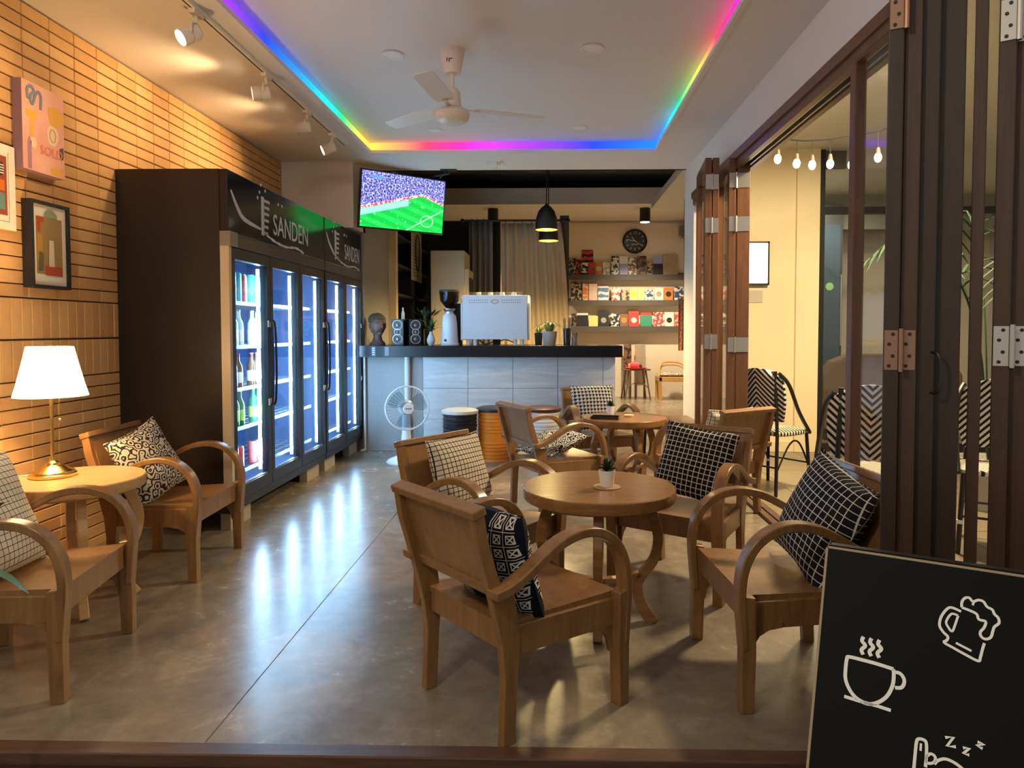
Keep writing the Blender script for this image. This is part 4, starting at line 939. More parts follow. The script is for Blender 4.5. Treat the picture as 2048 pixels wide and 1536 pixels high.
t = thing('pen_jar', 'small grey jar with dark sticks at the bar end', 'jar', (at(1149, 680, 6.95).x, 6.95, ZS))
MB().lathe([(0, 0), (.028, 0), (.030, .09), (.026, .09), (.025, .01), (0, .01)], 18).build('jar_body', mat('jar_grey', (.25, .23, .21), .4), t, smooth=True)
for k in range(7): a = k*.9; MB().tube([(.012*math.cos(a), .012*math.sin(a), .015), (.026*math.cos(a), .026*math.sin(a), .125)], .0035, 5).build('stick', BLACK, t)
t = thing('drinking_glass', 'clear drinking glass between the plant and straw cup', 'glass', (at(1119, 680, 6.93).x, 6.93, ZS))
MB().lathe([(0, 0), (.026, 0), (.032, .11), (.030, .11), (.025, .006), (0, .006)], 20).build('glass_body', GLASS, t, smooth=True)

# pendants
for k, (px, Y) in enumerate(((1093, 7.30), (1097, 8.20))):
    x = at(px, 463, Y).x; zr = 2.235
    t = thing('pendant_lamp', ('nearer black bullet pendant lamp glowing yellow over the bar', 'farther black bullet pendant lamp half hidden behind the first')[k], 'pendant lamp', (x, Y, zr), 0, 'black pendant lamps')
    MB().lathe([(.114, 0), (.116, .05), (.108, .12), (.085, .19), (.05, .235), (.018, .255), (.012, .27), (0, .272)], 32, cap=False).build('lamp_shade', BLACK, t, smooth=True)
    MB().lathe([(.112, .001), (.112, .05), (.104, .12), (.082, .185), (.0, .23)], 32, cap=False).build('shade_lining', mat('gold_lining', (.75, .50, .06), .35, .4, emit=(1.0, .62, .05), es=1.2), t, smooth=True)
    MB().ball((0, 0, .065), (.038, .038, .05), 16, 10).build('bulb', emis('pendant_bulb', (1.0, .85, .45), 12), t, smooth=True)
    MB().tube([(0, 0, .27), (0, 0, 3.62-zr)], .006, 6).build('cord', BLACK, t)
    lamp('pendant_light', 'SPOT', (x, Y, zr+.02), 120, (1.0, .72, .30), target=(x, Y, 0), spot_size=R(150), spot_blend=.5, shadow_soft_size=.05)

# ================================================================= BEHIND THE BAR
t = thing('shelf_unit', 'dark open shelving along the wall behind the bar', 'shelf', (0, 0, 0))
DARKSH = mat('dark_shelf', (.018, .020, .026), .5)
MB().box((-2.28, 8.14, .0), (-2.24, 10.3, 2.75)).build('back_board', DARKSH, t)
for y in (8.14, 9.2, 10.26): MB().box((-2.24, y, 0), (-1.78, y+.04, 2.75)).build('upright', DARKSH, t)
for z in (.9, 1.25, 1.6, 1.95, 2.3, 2.71): MB().box((-2.24, 8.18, z), (-1.78, 10.26, z+.03)).build('shelf_board', mat('shelf_edge', (.05, .05, .055), .5), t)
t = thing('menu_sheet', 'tall yellowed menu sheet hanging in front of the dark shelves', 'sheet', (0, 0, 0))
MB().box((-1.768, 8.92, 1.84), (-1.764, 9.62, 2.50)).build('sheet', mat('yellowed_paper', (.74, .66, .36), .7), t)
for k in range(14): MB().box((-1.7638, 9.0, 1.90+k*.042), (-1.7630, 9.15+.35*random.Random(k).random(), 1.912+k*.042)).build('print_line', mat('print_grey', (.34, .30, .18), .8), t)
MB().tube([(-1.755, 9.3+.14*math.cos(q*.35), 2.22+.24*math.sin(q*.35)) for q in range(18)], .006, 5, closed=True).build('hanging_cord', BLACK, t)
t = thing('tall_fridge', 'tall cream refrigerator behind the grinder', 'refrigerator', (0, 0, 0))
FRC = mat('fridge_cream', (.62, .54, .36), .4)
xa, xb = at(861, 560, 9.0).x, at(929, 560, 9.0).x
MB().box((xa, 9.0, 0), (xb, 9.6, 2.22)).build('cabinet', FRC, t, bevel=.012)
MB().box((xb, 9.02, .15), (xb+.05, 9.58, 1.98)).build('door', FRC, t); MB().box((xb+.05, 9.08, .3), (xb+.056, 9.52, 1.88)).build('pane', mat('dark_pane', (.03, .035, .04), .1), t)
MB().tube([(xb+.055, 9.05, 1.0), (xb+.075, 9.05, 1.05), (xb+.075, 9.05, 1.5), (xb+.055, 9.05, 1.55)], .008, 6).build('handle', STEEL, t)
def curtain(label, x0, x1, Y, z0, z1, m, folds, amp, flare=0.0, x0b=None, x1b=None):
    t = thing('curtain', label, 'curtain', (0, 0, 0), 0, 'curtains behind the bar'); n = folds*8; vs = []; fs = []; nz = 10
    x0b = x0 if x0b is None else x0b; x1b = x1 if x1b is None else x1b
    for j in range(nz+1):
        s = j/nz; z = z1+(z0-z1)*s; a0, a1 = x0+(x0b-x0)*s**.8, x1+(x1b-x1)*s**.8
        for i in range(n+1):
            u = i/n; vs.append((a0+(a1-a0)*u, Y+amp*(.6+.5*s)*math.sin(u*folds*2*math.pi+.6*math.sin(u*9)), z))
    for j in range(nz):
        for i in range(n): a = j*(n+1)+i; fs.append((a, a+1, a+n+2, a+n+1))
    o = MB().add(vs, fs).build('cloth', m, t, smooth=False); o.data.polygons.foreach_set('use_smooth', [True]*len(o.data.polygons))
    sol = o.modifiers.new('thickness', 'SOLIDIFY'); sol.thickness = .004
    for k in range(folds): xx = x0+(x1-x0)*(k+.5)/folds; MB().lathe([(.026, -.004), (.030, -.004), (.030, .004), (.026, .004), (.026, -.004)], 14, frame((xx, Y, z1+.015), (0, 1, 0), (1, 0, 0)), cap=False).build('ring', BLACK, t)
YC = 9.9
def X_(x, Y): return at(x, 500, Y).x
curtain('grey curtain hanging between the fridge and the beige curtain', X_(938, YC), X_(985, YC), YC, 0.05, 2.72, mat('grey_cloth', (.22, .215, .22), .9), 4, .045)
curtain('beige curtain gathered under the pendant lamps', X_(1003, YC), X_(1122, YC), YC, .05, 2.70, mat('beige_cloth', (.64, .52, .36), .9, bump=.15), 7, .05, x1b=X_(1150, YC))
t = thing('curtain_rod', 'black curtain rod above the beige curtain', 'rod', (0, 0, 0))
MB().tube([(X_(925, YC), YC, 2.735), (X_(1136, YC), YC, 2.735)], .016, 10).build('rod', BLACK, t)
for x in (925, 1136): MB().ball((X_(x, YC), YC, 2.735), .03, 12, 8).build('finial', BLACK, t, smooth=True)
struct('wall_dark_recess', MB().box((-2.3, 10.32, 0), (X_(1001, 10.4), 10.42, 2.80)), mat('navy_wall', (.02, .022, .03), .7))
struct('trim_13', MB().box((X_(1120, 10.0), 10.0, 0), (X_(1138, 10.0), 10.1, 2.82)), mat('dark_post', (.06, .055, .05), .6))
SPC = emis('spot_warm_face', (1.0, .90, .68), 12)
for k, (px, lab) in enumerate(((986, 'black cylinder ceiling spot above the grey curtain'), (1290, 'lit black cylinder ceiling spot above the wall clock'))):
    Y = 11.3; x = at(px, 432, Y).x
    t = thing('cylinder_spot', lab, 'spotlight', (x, Y, 3.14), 0, 'black cylinder spots')
    MB().lathe([(.055, 0), (.085, 0), (.085, -.22), (.078, -.22), (.076, -.20), (.0, -.20)], 24, cap=False).build('housing', BLACK, t, smooth=True)
    MB().lathe([(0, -.205), (.076, -.206), (.072, -.222), (0, -.228)], 20).build('lens', SPC if k else mat('lens_off', (.3, .28, .25), .3), t)
    lamp('cylinder_spot_light', 'SPOT', (x, Y, 2.90), 250 if k else 150, (1.0, .80, .52), target=(x, Y+.35, 0), spot_size=R(120), spot_blend=.8, shadow_soft_size=.06)

# ================================================================= BOOK WALL
YB = 12.6
LEDGE = mat('ledge_dark', (.10, .085, .075), .5)
for k, (py, nm) in enumerate(((552, 'top'), (603, 'middle'), (655, 'bottom'))):
    z = at(1255, py, 12.5).z; x0, x1 = at(1138, py, 12.5).x, at(1374, py, 12.5).x
    t = thing('picture_ledge', '%s dark picture ledge holding books on the far wall' % nm, 'shelf', (0, 0, z), 0, 'picture ledges on the far wall')
    MB().box((x0, YB-.14, -.03), (x1, YB-.001, 0)).build('ledge_board', LEDGE, t); MB().box((x0, YB-.155, -.075), (x1, YB-.14, .022)).build('front_lip', LEDGE, t); MB().box((x0, YB-.02, 0), (x1, YB-.001, .06)).build('ledge_back', LEDGE, t)
def bookmat(i, c1, c2, style):
    m, nt, p = _new('book_cover_%d' % i); g = G(nt); v = g.map(g.obj(), (1, 1, 1), (i*1.7, 0, i*.9)); q = g.xyz(g.obj())
    if style == 'plain': c = g.mix(g.m('GREATER_THAN', q[2], .22), c1, c2)
    elif style == 'photo': c = g.mix(g.m('GREATER_THAN', g.noise(v, 16, 3), .52), c1, c2)
    elif style == 'spot': c = g.mix(g.m('LESS_THAN', g.m('ADD', g.m('POWER', q[0], 2), g.m('POWER', g.m('SUBTRACT', q[2], .13), 2)), .0024), c1, c2)
    else: c = g.mix(g.m('GREATER_THAN', g.m('FRACT', g.m('ADD', g.m('MULTIPLY', q[2], 9), g.m('MULTIPLY', g.noise(v, 9, 1), .8))), .55), c1, c2)
    nt.links.new(c, p.inputs['Base Color']); p.inputs['Roughness'].default_value = .45; return m
K_, W0, CR_, RE, OG, BN, NV, BLU, LAV, YEL, PYL, GRN, PNK, TAN, GRY = (.02, .02, .02), (.78, .75, .68), (.72, .60, .42), (.62, .05, .04), (.70, .22, .04), (.22, .11, .06), (.04, .07, .16), (.10, .22, .48), (.36, .36, .66), (.80, .50, .03), (.80, .66, .24), (.05, .26, .16), (.78, .50, .42), (.48, .34, .2), (.36, .33, .28)
BK = [ (0, 1137, 1152, 516, K_, GRY, 'photo', 'dark collage magazine at the left end of the top ledge'), (0, 1152.5, 1163, 517, K_, RE, 'photo', 'narrow red and black magazine on the top ledge'),
 (0, 1164, 1187, 500, RE, K_, 'stripe', 'tallest red book rising above the top ledge'), (0, 1163, 1176, 525, K_, W0, 'photo', 'black and white book before the tall red one'), (0, 1176.5, 1190.5, 524, RE, BN, 'photo', 'dark red paperback on the top ledge'),
 (0, 1191, 1204.5, 524, OG, CR_, 'spot', 'orange paperback with cream picture on the top ledge'), (0, 1205.5, 1220, 523.5, W0, GRY, 'photo', 'pale grey leaning book on the top ledge'), (0, 1223, 1238, 511.5, W0, K_, 'photo', 'white and black patterned magazine on the top ledge'),
 (0, 1239, 1256.5, 512, LAV, W0, 'plain', 'lavender blue magazine on the top ledge'), (0, 1257, 1273, 515, BN, W0, 'photo', 'brown and white magazine below the clock'), (0, 1273.5, 1294, 511.5, BN, K_, 'photo', 'dark photograph book right below the clock'),
 (0, 1294.5, 1305.5, 522, TAN, K_, 'photo', 'small tan book on the top ledge'), (0, 1307, 1326, 512, K_, LAV, 'plain', 'black and purple book on the top ledge'), (0, 1326.5, 1356.5, 509, TAN, GRY, 'photo', 'widest grey brown book at the right of the top ledge'),
 (1, 1142, 1163.5, 564, K_, TAN, 'photo', 'dark comic book at the left end of the middle ledge'), (1, 1165, 1177, 566, OG, CR_, 'photo', 'narrow orange book on the middle ledge'), (1, 1178, 1195, 565.5, PNK, CR_, 'photo', 'pale pink book on the middle ledge'),
 (1, 1196, 1217.5, 572, BLU, W0, 'stripe', 'blue and white striped book on the middle ledge'), (1, 1222.5, 1240.5, 575, W0, RE, 'photo', 'cream book with red flowers on the middle ledge'), (1, 1242, 1259, 579, TAN, K_, 'photo', 'olive photograph book on the middle ledge'),
 (1, 1259.5, 1275, 576.5, PYL, YEL, 'spot', 'bright yellow book on the middle ledge'), (1, 1275.5, 1289, 576.5, PYL, CR_, 'plain', 'pale yellow book on the middle ledge'), (1, 1290, 1308, 579, W0, NV, 'photo', 'white book with dark blue mountain on the middle ledge'),
 (1, 1309, 1327.5, 575.5, W0, GRY, 'spot', 'white book with small grey emblem on the middle ledge'), (1, 1328.5, 1346.5, 575.5, OG, K_, 'spot', 'orange book with dark figure on the middle ledge'), (1, 1349, 1368.5, 573, NV, W0, 'photo', 'navy book at the right end of the middle ledge'),
 (2, 1143, 1153, 627.5, K_, BN, 'photo', 'narrow dark book at the left end of the bottom ledge'), (2, 1153.7, 1176.5, 626, K_, W0, 'plain', 'black book with white band on the bottom ledge'), (2, 1177.5, 1196, 632, PYL, CR_, 'plain', 'short pale yellow book on the bottom ledge'),
 (2, 1197, 1218, 622, K_, GRY, 'spot', 'tall black book with grey portrait oval on the bottom ledge'), (2, 1221.5, 1238, 627, K_, W0, 'photo', 'black book with white swirl on the bottom ledge'), (2, 1240, 1256.5, 628, BN, OG, 'spot', 'brown book with orange figure on the bottom ledge'),
 (2, 1257.5, 1278.5, 621.5, RE, W0, 'spot', 'tall red book with white emblem on the bottom ledge'), (2, 1281, 1304, 625, GRN, RE, 'plain', 'green and red book on the bottom ledge'), (2, 1306.5, 1329, 624, RE, W0, 'photo', 'red and white book on the bottom ledge'),
 (2, 1329.5, 1348.5, 624, W0, K_, 'spot', 'white book with black drawing on the bottom ledge'), (2, 1349.5, 1361, 624, RE, PNK, 'photo', 'pink red book at the right end of the bottom ledge')]
RED2 = None
for i, (row, xa, xb, yt, c1, c2, st, lab) in enumerate(BK):
    zb = at(1255, (552, 603, 655)[row], 12.5).z+.0005; back = lab.startswith('tallest')
    yf = YB-.045 if back else YB-.10
    a, b = at(xa, yt, yf), at(xb, yt, yf); h = a.z-zb; wd = (b.x-a.x)-.004
    t = thing('book', lab, 'book', ((a.x+b.x)/2, yf, zb), 0, 'books on the wall ledges'); t.rotation_euler = (R(-7 if not back else -3), 0, 0)
    MB().box((-wd/2, 0, 0), (wd/2, .022, h)).build('pages', PAPER, t); MB().box((-wd/2-.001, -.003, -.0), (wd/2+.001, 0, h+.002)).build('cover', bookmat(i, c1, c2, st), t)
# clock
c0 = at(1270, 482, YB-.04)
t = thing('wall_clock', 'round black wall clock above the book ledges', 'clock', (c0.x, YB-.001, c0.z))
M = frame((0, 0, 0), (1, 0, 0), (0, -1, 0))
MB().lathe([(0, 0), (.215, 0), (.222, .02), (.215, .04), (.195, .042), (.19, .03), (0, .03)], 48, M).build('case', GLOSSB, t, smooth=True)
MB().lathe([(0, .0305), (.188, .0305), (.188, .031), (0, .031)], 40, M).build('dial', mat('dial_black', (.03, .03, .03), .3), t)
for s, a in (('12', 90), ('3', 0), ('6', 270), ('9', 180)): text('numeral', s, .07, (.145*math.cos(R(a)), -.032, .145*math.sin(R(a))), (1, 0, 0), (0, 0, 1), mat('dial_grey', (.5, .5, .48), .5), t, .0005)
for k in range(12):
    if k % 3: a = k*math.pi/6; MB().box((.13, -.006, .0312), (.175, .006, .032), M @ Matrix.Rotation(a, 4, 'Z')).build('hour_mark', mat('dial_grey', (.5, .5, .48), .5), t)
for a, L, ww in ((168, .15, .009), (-32, .15, .005), (128, .09, .009)): MB().box((-.02, -ww/2, .033), (L, ww/2, .0345), M @ Matrix.Rotation(R(a), 4, 'Z')).build('hand', WHITE, t)
MB().box((-.06, -.0325, -.066), (.06, -.0312, -.054)).build('dial_print', mat('dial_grey', (.5, .5, .48), .5), t)
z = at(1255, 446, YB).z
tag(MB().tube([(at(1140, 446, YB).x, YB-.02, z), (2.5, YB-.02, z)], .012, 8).build('wall_conduit', mat('conduit_beige', (.55, .48, .4), .5), smooth=True), 'thin conduit along the far wall above the clock', 'conduit')
c0 = at(1366, 462, YB-.1); t = thing('wall_speaker', 'small grey speaker on the far wall right of the clock', 'speaker', (c0.x, YB-.001, c0.z))
MB().box((-.06, -.16, -.08), (.06, -.04, .09)).build('cabinet', mat('speaker_grey', (.16, .17, .16), .5), t); MB().box((-.02, -.04, -.12), (.02, 0, .0)).build('bracket', GREYP, t)
# far stool with tray, pictures and pots
b0 = at(1272, 793, 12.1); t = thing('wooden_stool', 'small dark stool with splayed legs against the far wall', 'stool', (b0.x, 12.15, 0), R(8))
STW = mat('stool_wood', (.14, .09, .06), .5)
MB().box((-.22, -.16, .50), (.22, .16, .53)).build('seat', STW, t, bevel=.006)
for sx in (-1, 1):
    for sy in (-1, 1): MB().tube([(sx*.15, sy*.10, .50), (sx*.22, sy*.15, 0)], .014, 8).build('leg', STW, t)
MB().tube(spline([(-.19, -.13, .20), (-.10, -.13, .27), (0, -.13, .29), (.10, -.13, .27), (.19, -.13, .20)], 4), .009, 6).build('hoop', STW, t)
t = thing('red_tray', 'red oval tray on the far stool', 'tray', (b0.x-.01, 12.12, .5305)); MB().lathe([(0, 0), (.17, 0), (.19, .02), (.185, .022), (.165, .008), (0, .008)], 28).build('tray_body', mat('tray_red', (.70, .05, .04), .35), t, smooth=True)
t = thing('pink_jar', 'round pink jar standing on the red tray', 'jar', (b0.x-.03, 12.10, .5390)); MB().lathe([(0, 0), (.05, 0), (.085, .04), (.085, .075), (.05, .105), (.02, .11), (0, .115)], 22).build('jar_body', mat('jar_pink', (.80, .12, .16), .35), t, smooth=True); MB().ball((0, 0, .12), .014, 10, 8).build('knob', mat('jar_pink', (.8, .12, .16), .35), t, smooth=True)
for k, (x, h, col, lab) in enumerate(((-.16, .085, (.75, .35, .12), 'small orange candle at the left of the red tray'), (.10, .07, (.05, .05, .06), 'small dark bottle on the red tray'))):
    t = thing('candle' if k == 0 else 'small_flask', lab, 'candle' if k == 0 else 'bottle', (b0.x+x*.75, 12.08, .5390)); MB().lathe([(0, 0), (.024, 0), (.026, h*.7), (.012, h*.85), (.012, h), (0, h)], 14).build('body', mat('flask_%d' % k, col, .4), t, smooth=True)
for k, (xa, xb, yt, yb_, lab) in enumerate(((1247, 1262, 689, 716, 'dark picture panel leaning behind the far stool'), (1270, 1290, 688, 716, 'olive picture panel leaning on the far wall'))):
    p0, p1 = at(xa, yt, 12.5), at(xb, yb_, 12.5); t = thing('leaning_panel', lab, 'picture', (0, 0, 0)); MB().box((p0.x, 12.44, .53), (p1.x, 12.46, p0.z)).build('panel', bookmat(60+k, GRY if k else BN, TAN if k else K_, 'photo'), t)
    MB().box((p0.x, 12.46, .53), (p1.x, 12.475, p0.z)).build('backing', MATTE, t); MB().box((p0.x, 12.44, 0), (p0.x+.03, 12.475, .53)).build('stand_leg', STW, t); MB().box((p1.x-.03, 12.44, 0), (p1.x, 12.475, .53)).build('stand_leg', STW, t)
# far armchair
b0 = at(1345, 795, 12.0); t = thing('bentwood_chair', 'honey wood bentwood chair with patterned seat against the far wall', 'chair', (b0.x+.02, 12.12, 0))
HON = wood('honey_wood', (.52, .26, .08), (.66, .38, .14), .35)
MB().box((-.27, -.22, .32), (.27, .22, .40)).build('seat_frame', HON, t, bevel=.01); pm = pillow_mesh(.52, .44, .09, None, 21); s_ = pm.build('seat_cushion', SWIRL1, t); s_.location = (0, 0, .435); s_.data.polygons.foreach_set('use_smooth', [True]*len(s_.data.polygons))
for sx in (-1, 1):
    MB().prism([(sx*.27, .40), (sx*.22, .40), (sx*.215, 0), (sx*.265, 0)], -.22, -.17, 'xz').build('leg', HON, t); MB().prism([(sx*.27, .40), (sx*.22, .40), (sx*.215, 0), (sx*.265, 0)], .17, .22, 'xz').build('leg', HON, t)
for k, dz in enumerate((0, -.05)): MB().tube(spline([(-.25, -.10, .40), (-.22, .0, .56+dz), (-.12, .18, .63+dz), (.12, .18, .63+dz), (.22, .0, .56+dz), (.25, -.10, .40)], 6), .016, 8).build('back_hoop', HON, t, smooth=True)
t = thing('hanging_cloth', 'red and white patterned cloth hanging by the passage edge', 'cloth', (0, 0, 0))
p0 = at(1364, 660, 9.5); n = 10; vs = []; fs = []
for j in range(9):
    for i in range(n+1): vs.append((p0.x-.05+.16*i/n*(1-.3*abs(j/8-.5)), 9.5+.025*math.sin(i*1.6), 1.62-.70*j/8))
for j in range(8):
    for i in range(n): a = j*(n+1)+i; fs.append((a, a+1, a+n+2, a+n+1))
o = MB().add(vs, fs).build('cloth', pattern('floral_cloth', lambda g: g.ramp(g.noise(g.obj(), 60, 2), [(.42, (.55, .10, .08)), (.5, (.72, .62, .52)), (.62, (.25, .2, .2))], 'CONSTANT')), t); o.modifiers.new('thickness', 'SOLIDIFY').thickness = .003
MB().tube([(p0.x+.02, 9.5, 1.62), (p0.x+.02, 9.5, 3.62)], .004, 5).build('hanging_string', BLACK, t)
# low side table by the far doors
t = thing('side_table', 'low dark side table beside the folded doors', 'table', (1.00, 6.20, 0)); SD = wood('side_table_wood', (.13, .07, .045), (.20, .115, .07), .35, (3, 20, 20))
MB().prism([(-.26, .28), (-.24, -.28), (.28, -.28), (.27, .28)], .385, .41, 'xy').build('tabletop', SD, t, bevel=.004); MB().box((-.20, -.23, .35), (.23, .23, .385)).build('apron', SD, t)
for x, y in ((-.18, -.21), (.21, -.21), (-.18, .21), (.21, .21)): MB().tube([(x, y, .36), (x*1.1, y*1.1, 0)], .012, 8).build('leg', BLACK, t)

# ================================================================= BAR FLOOR THINGS
def drum(label, x, Y, r, h, bm, lm, letters=None):
    t = thing('drum_stool', label, 'stool', (x, Y, 0), 0, 'drum stools along the bar')
    pr = [(0, 0), (r, 0)]; z = .01
    while z < h-.01:
        k = (z-.01)/(h-.02); rib = .006*(1 if (int(k*26) % 2 and not .38 < k < .55) else 0); pr.append((r+rib-.004, z)); z += h/60
    pr += [(r, h-.01), (r+.004, h), (0, h)]
    MB().lathe(pr, 36).build('barrel', bm, t, smooth=True)
    MB().lathe([(0, h), (r+.008, h), (r+.014, h+.012), (r+.012, h+.028), (r-.02, h+.040), (0, h+.044)], 36).build('seat_pad', lm, t, smooth=True)
    if letters: text('lettering', letters, .05, (.085, -math.sqrt(r*r-.085**2)-.003, h*.42), (math.cos(.5), math.sin(.5), 0), (0, 0, 1), WHITE, t, .0006)
drum('black ribbed drum stool with white lid, nearest the fan', at(920, 830, 6.35).x, 6.35, .155, .44, mat('drum_black', (.012, .014, .018), .28), mat('pad_white', (.72, .72, .70), .45), 'JSI')
drum('orange ribbed drum stool with dark lid', at(988, 830, 6.42).x, 6.46, .155, .45, mat('drum_orange', (.80, .24, .02), .28), mat('pad_dark', (.02, .025, .03), .4))
drum('white drum stool with maroon lid', at(1086, 830, 6.45).x, 6.45, .155, .45, mat('drum_white', (.72, .72, .70), .35), mat('pad_maroon', (.07, .018, .025), .4))
# pedestal fan
t = thing('pedestal_fan', 'white pedestal fan with round wire guard in front of the bar', 'fan', (-1.297, 6.27, 0), R(22))
MB().lathe([(0, 0), (.178, 0), (.182, .012), (.16, .035), (.09, .062), (.055, .085), (.05, .10), (0, .10)], 36).build('base', WMETAL, t, smooth=True)
MB().box((-.03, -.115, .052), (.03, -.085, .062)).build('button_panel', BLACK, t)
MB().lathe([(.05, .09), (.044, .25), (.04, .26), (.036, .42), (.03, .44), (0, .44)], 20).build('column', WMETAL, t, smooth=True)
M = frame((0, -.05, .50), (1, 0, 0), (0, -1, 0))
MB().lathe([(0, -.17), (.03, -.165), (.065, -.12), (.07, -.03), (.055, -.01), (0, -.01)], 24, M).build('motor', WMETAL, t, smooth=True)
MB().tube([(.195*math.cos(k*2*math.pi/48), -.055, .5+.195*math.sin(k*2*math.pi/48)) for k in range(48)], .008, 8, closed=True).build('guard_rim', WMETAL, t, smooth=True)
gw = MB()
for k in range(36):
    a = 2*math.pi*k/36
    for s in (1, -1): gw.tube([(.03*math.cos(a), -.055-.055*s, .5+.03*math.sin(a)), (.12*math.cos(a), -.055-.052*s, .5+.12*math.sin(a)), (.195*math.cos(a), -.055, .5+.195*math.sin(a))], .0006, 4)
gw.build('guard_wires', WMETAL, t)
MB().lathe([(0, .058), (.045, .058), (.048, .064), (.044, .070), (0, .071)], 24, M).build('hub_badge', WHITE, t, smooth=True)
MB().box((-.026, -.1225, .496), (-.010, -.1205, .504)).box((-.006, -.1225, .496), (.010, -.1205, .504)).box((.014, -.1225, .496), (.026, -.1205, .504)).build('badge_print', BLACK, t)
for k in range(3):
    a0 = k*2*math.pi/3+.4; vs = []; fs = []
    for i in range(7):
        s = i/6; r = .03+.145*s
        for j in range(5): a = a0+(j/4-.5)*(.9+.35*math.sin(math.pi*s)); vs.append((r*math.cos(a), -.055+.03*(j/4-.5), .5+r*math.sin(a)))
    for i in range(6):
        for j in range(4): q = i*5+j; fs.append((q, q+1, q+6, q+5))
    MB().add(vs, fs).build('blade', glassm('blade_smoke', (.55, .62, .66)), t, smooth=True)
MB().lathe([(0, -.02), (.035, -.02), (.035, .02), (.02, .03), (0, .032)], 20, M).build('hub', mat('hub_dark', (.07, .08, .09), .4), t, smooth=True)

# ================================================================= FOLDING DOORS
def door_panel(name, label, x, y, ang, wdt, zt, th=.04, st=.07, wd=DOORWOOD, pane=GLASS, hz=(), hm=HINGEM, zb=.03, side=1, screws=False, group=None, hw=.030, hl=.11):
    t = thing(name, label, 'door', (x, y, 0), -ang, group); t['kind'] = 'thing'
    MB().box((-th/2, 0, zb), (th/2, st, zt)).build('stile', wd, t, bevel=.003); MB().box((-th/2, wdt-st, zb), (th/2, wdt, zt)).build('stile', wd, t, bevel=.003)
    MB().box((-th/2, st, zt-.10), (th/2, wdt-st, zt)).build('top_rail', wd, t); MB().box((-th/2, st, zb), (th/2, wdt-st, zb+.18)).build('bottom_rail', wd, t)
    MB().box((-.003, st-.005, zb+.17), (.003, wdt-st+.005, zt-.09)).build('pane', pane, t)
    for s in (-1, 1): MB().box((s*(th/2-.010)-.006, st, zb+.18), (s*(th/2-.010)+.006, st+.012, zt-.10)).build('glazing_bead', wd, t)
    for z in hz:
        h = MB().box((-th/2+.003, -.003, z-hl/2), (th/2-.003, 0, z+hl/2)).build('hinge', hm, t)
        MB().tube([(side*(th/2+.004), -.005, z-hl/2-.004), (side*(th/2+.004), -.005, z+hl/2+.004)], .006, 8).build('knuckle', hm, h, smooth=True)
        if screws:
            for q, dz in enumerate((-.4, -.15, .15, .4)): MB().lathe([(0, 0), (.0045, 0), (.0045, .0012), (0, .0012)], 10, frame((.004*(1 if q % 2 else -1), -.0032, z+dz*hl), (1, 0, 0), (0, -1, 0))).build('screw', BLACK, h)
    return t
GD = 'folded far door leaves'
for k, (xa, xb, hs, sd) in enumerate(((1408, 1420.5, (2.19, 1.90, 1.12), 1), (1423, 1435.5, (2.19, 1.90, 1.12), -1), (1455, 1468.5, (2.20, 1.91, 1.10), 1), (1472, 1497, (2.20, 1.91, 1.10), -1))):
    Y = 5.08; x0, x1 = at(xa, 660, Y).x, at(xb, 660, Y).x; hs = [1.2+(q-1.2)*Y/4.75 for q in hs]
    door_panel('folding_door', '%s folded glazed wooden door leaf at the far end of the side opening' % ('leftmost', 'second', 'third', 'rightmost')[k], (x0+x1)/2, Y, R(6), .62, 2.43, th=x1-x0, hz=hs, side=sd, group=GD, hl=.105)
# near leaf closed in the plane of the side opening
door_panel('folding_door', 'glazed wooden leaf standing in the side opening behind the signboard', 1.352, 2.47, 0, .70, 2.47, th=.05, st=.055, group='side opening leaves')
# front doors folded at the right of the entrance
GN = 'folded entrance door leaves'
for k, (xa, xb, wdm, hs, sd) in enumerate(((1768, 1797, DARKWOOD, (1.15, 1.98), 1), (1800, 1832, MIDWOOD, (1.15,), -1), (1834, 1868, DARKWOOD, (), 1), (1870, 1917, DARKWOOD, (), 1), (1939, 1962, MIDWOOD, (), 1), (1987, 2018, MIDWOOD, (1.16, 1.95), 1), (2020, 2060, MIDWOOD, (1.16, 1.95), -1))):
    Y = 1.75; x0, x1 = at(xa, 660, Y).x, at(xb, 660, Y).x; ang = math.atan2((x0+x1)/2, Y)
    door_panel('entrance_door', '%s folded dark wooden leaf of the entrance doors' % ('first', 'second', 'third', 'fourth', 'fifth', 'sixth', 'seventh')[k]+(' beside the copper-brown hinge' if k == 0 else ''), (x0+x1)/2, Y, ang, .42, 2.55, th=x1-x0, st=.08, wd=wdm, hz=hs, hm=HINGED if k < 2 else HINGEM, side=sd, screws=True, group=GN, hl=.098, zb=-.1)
t = thing('door_handle', 'slim black pull handle on a folded entrance leaf', 'handle', at(1862, 745, 1.745)); MB().tube(spline([(0, .0, .05), (.006, -.02, .045), (.010, -.024, 0), (.006, -.02, -.045), (0, 0, -.05)], 5), .0035, 6).build('grip', BLACK, t, smooth=True)

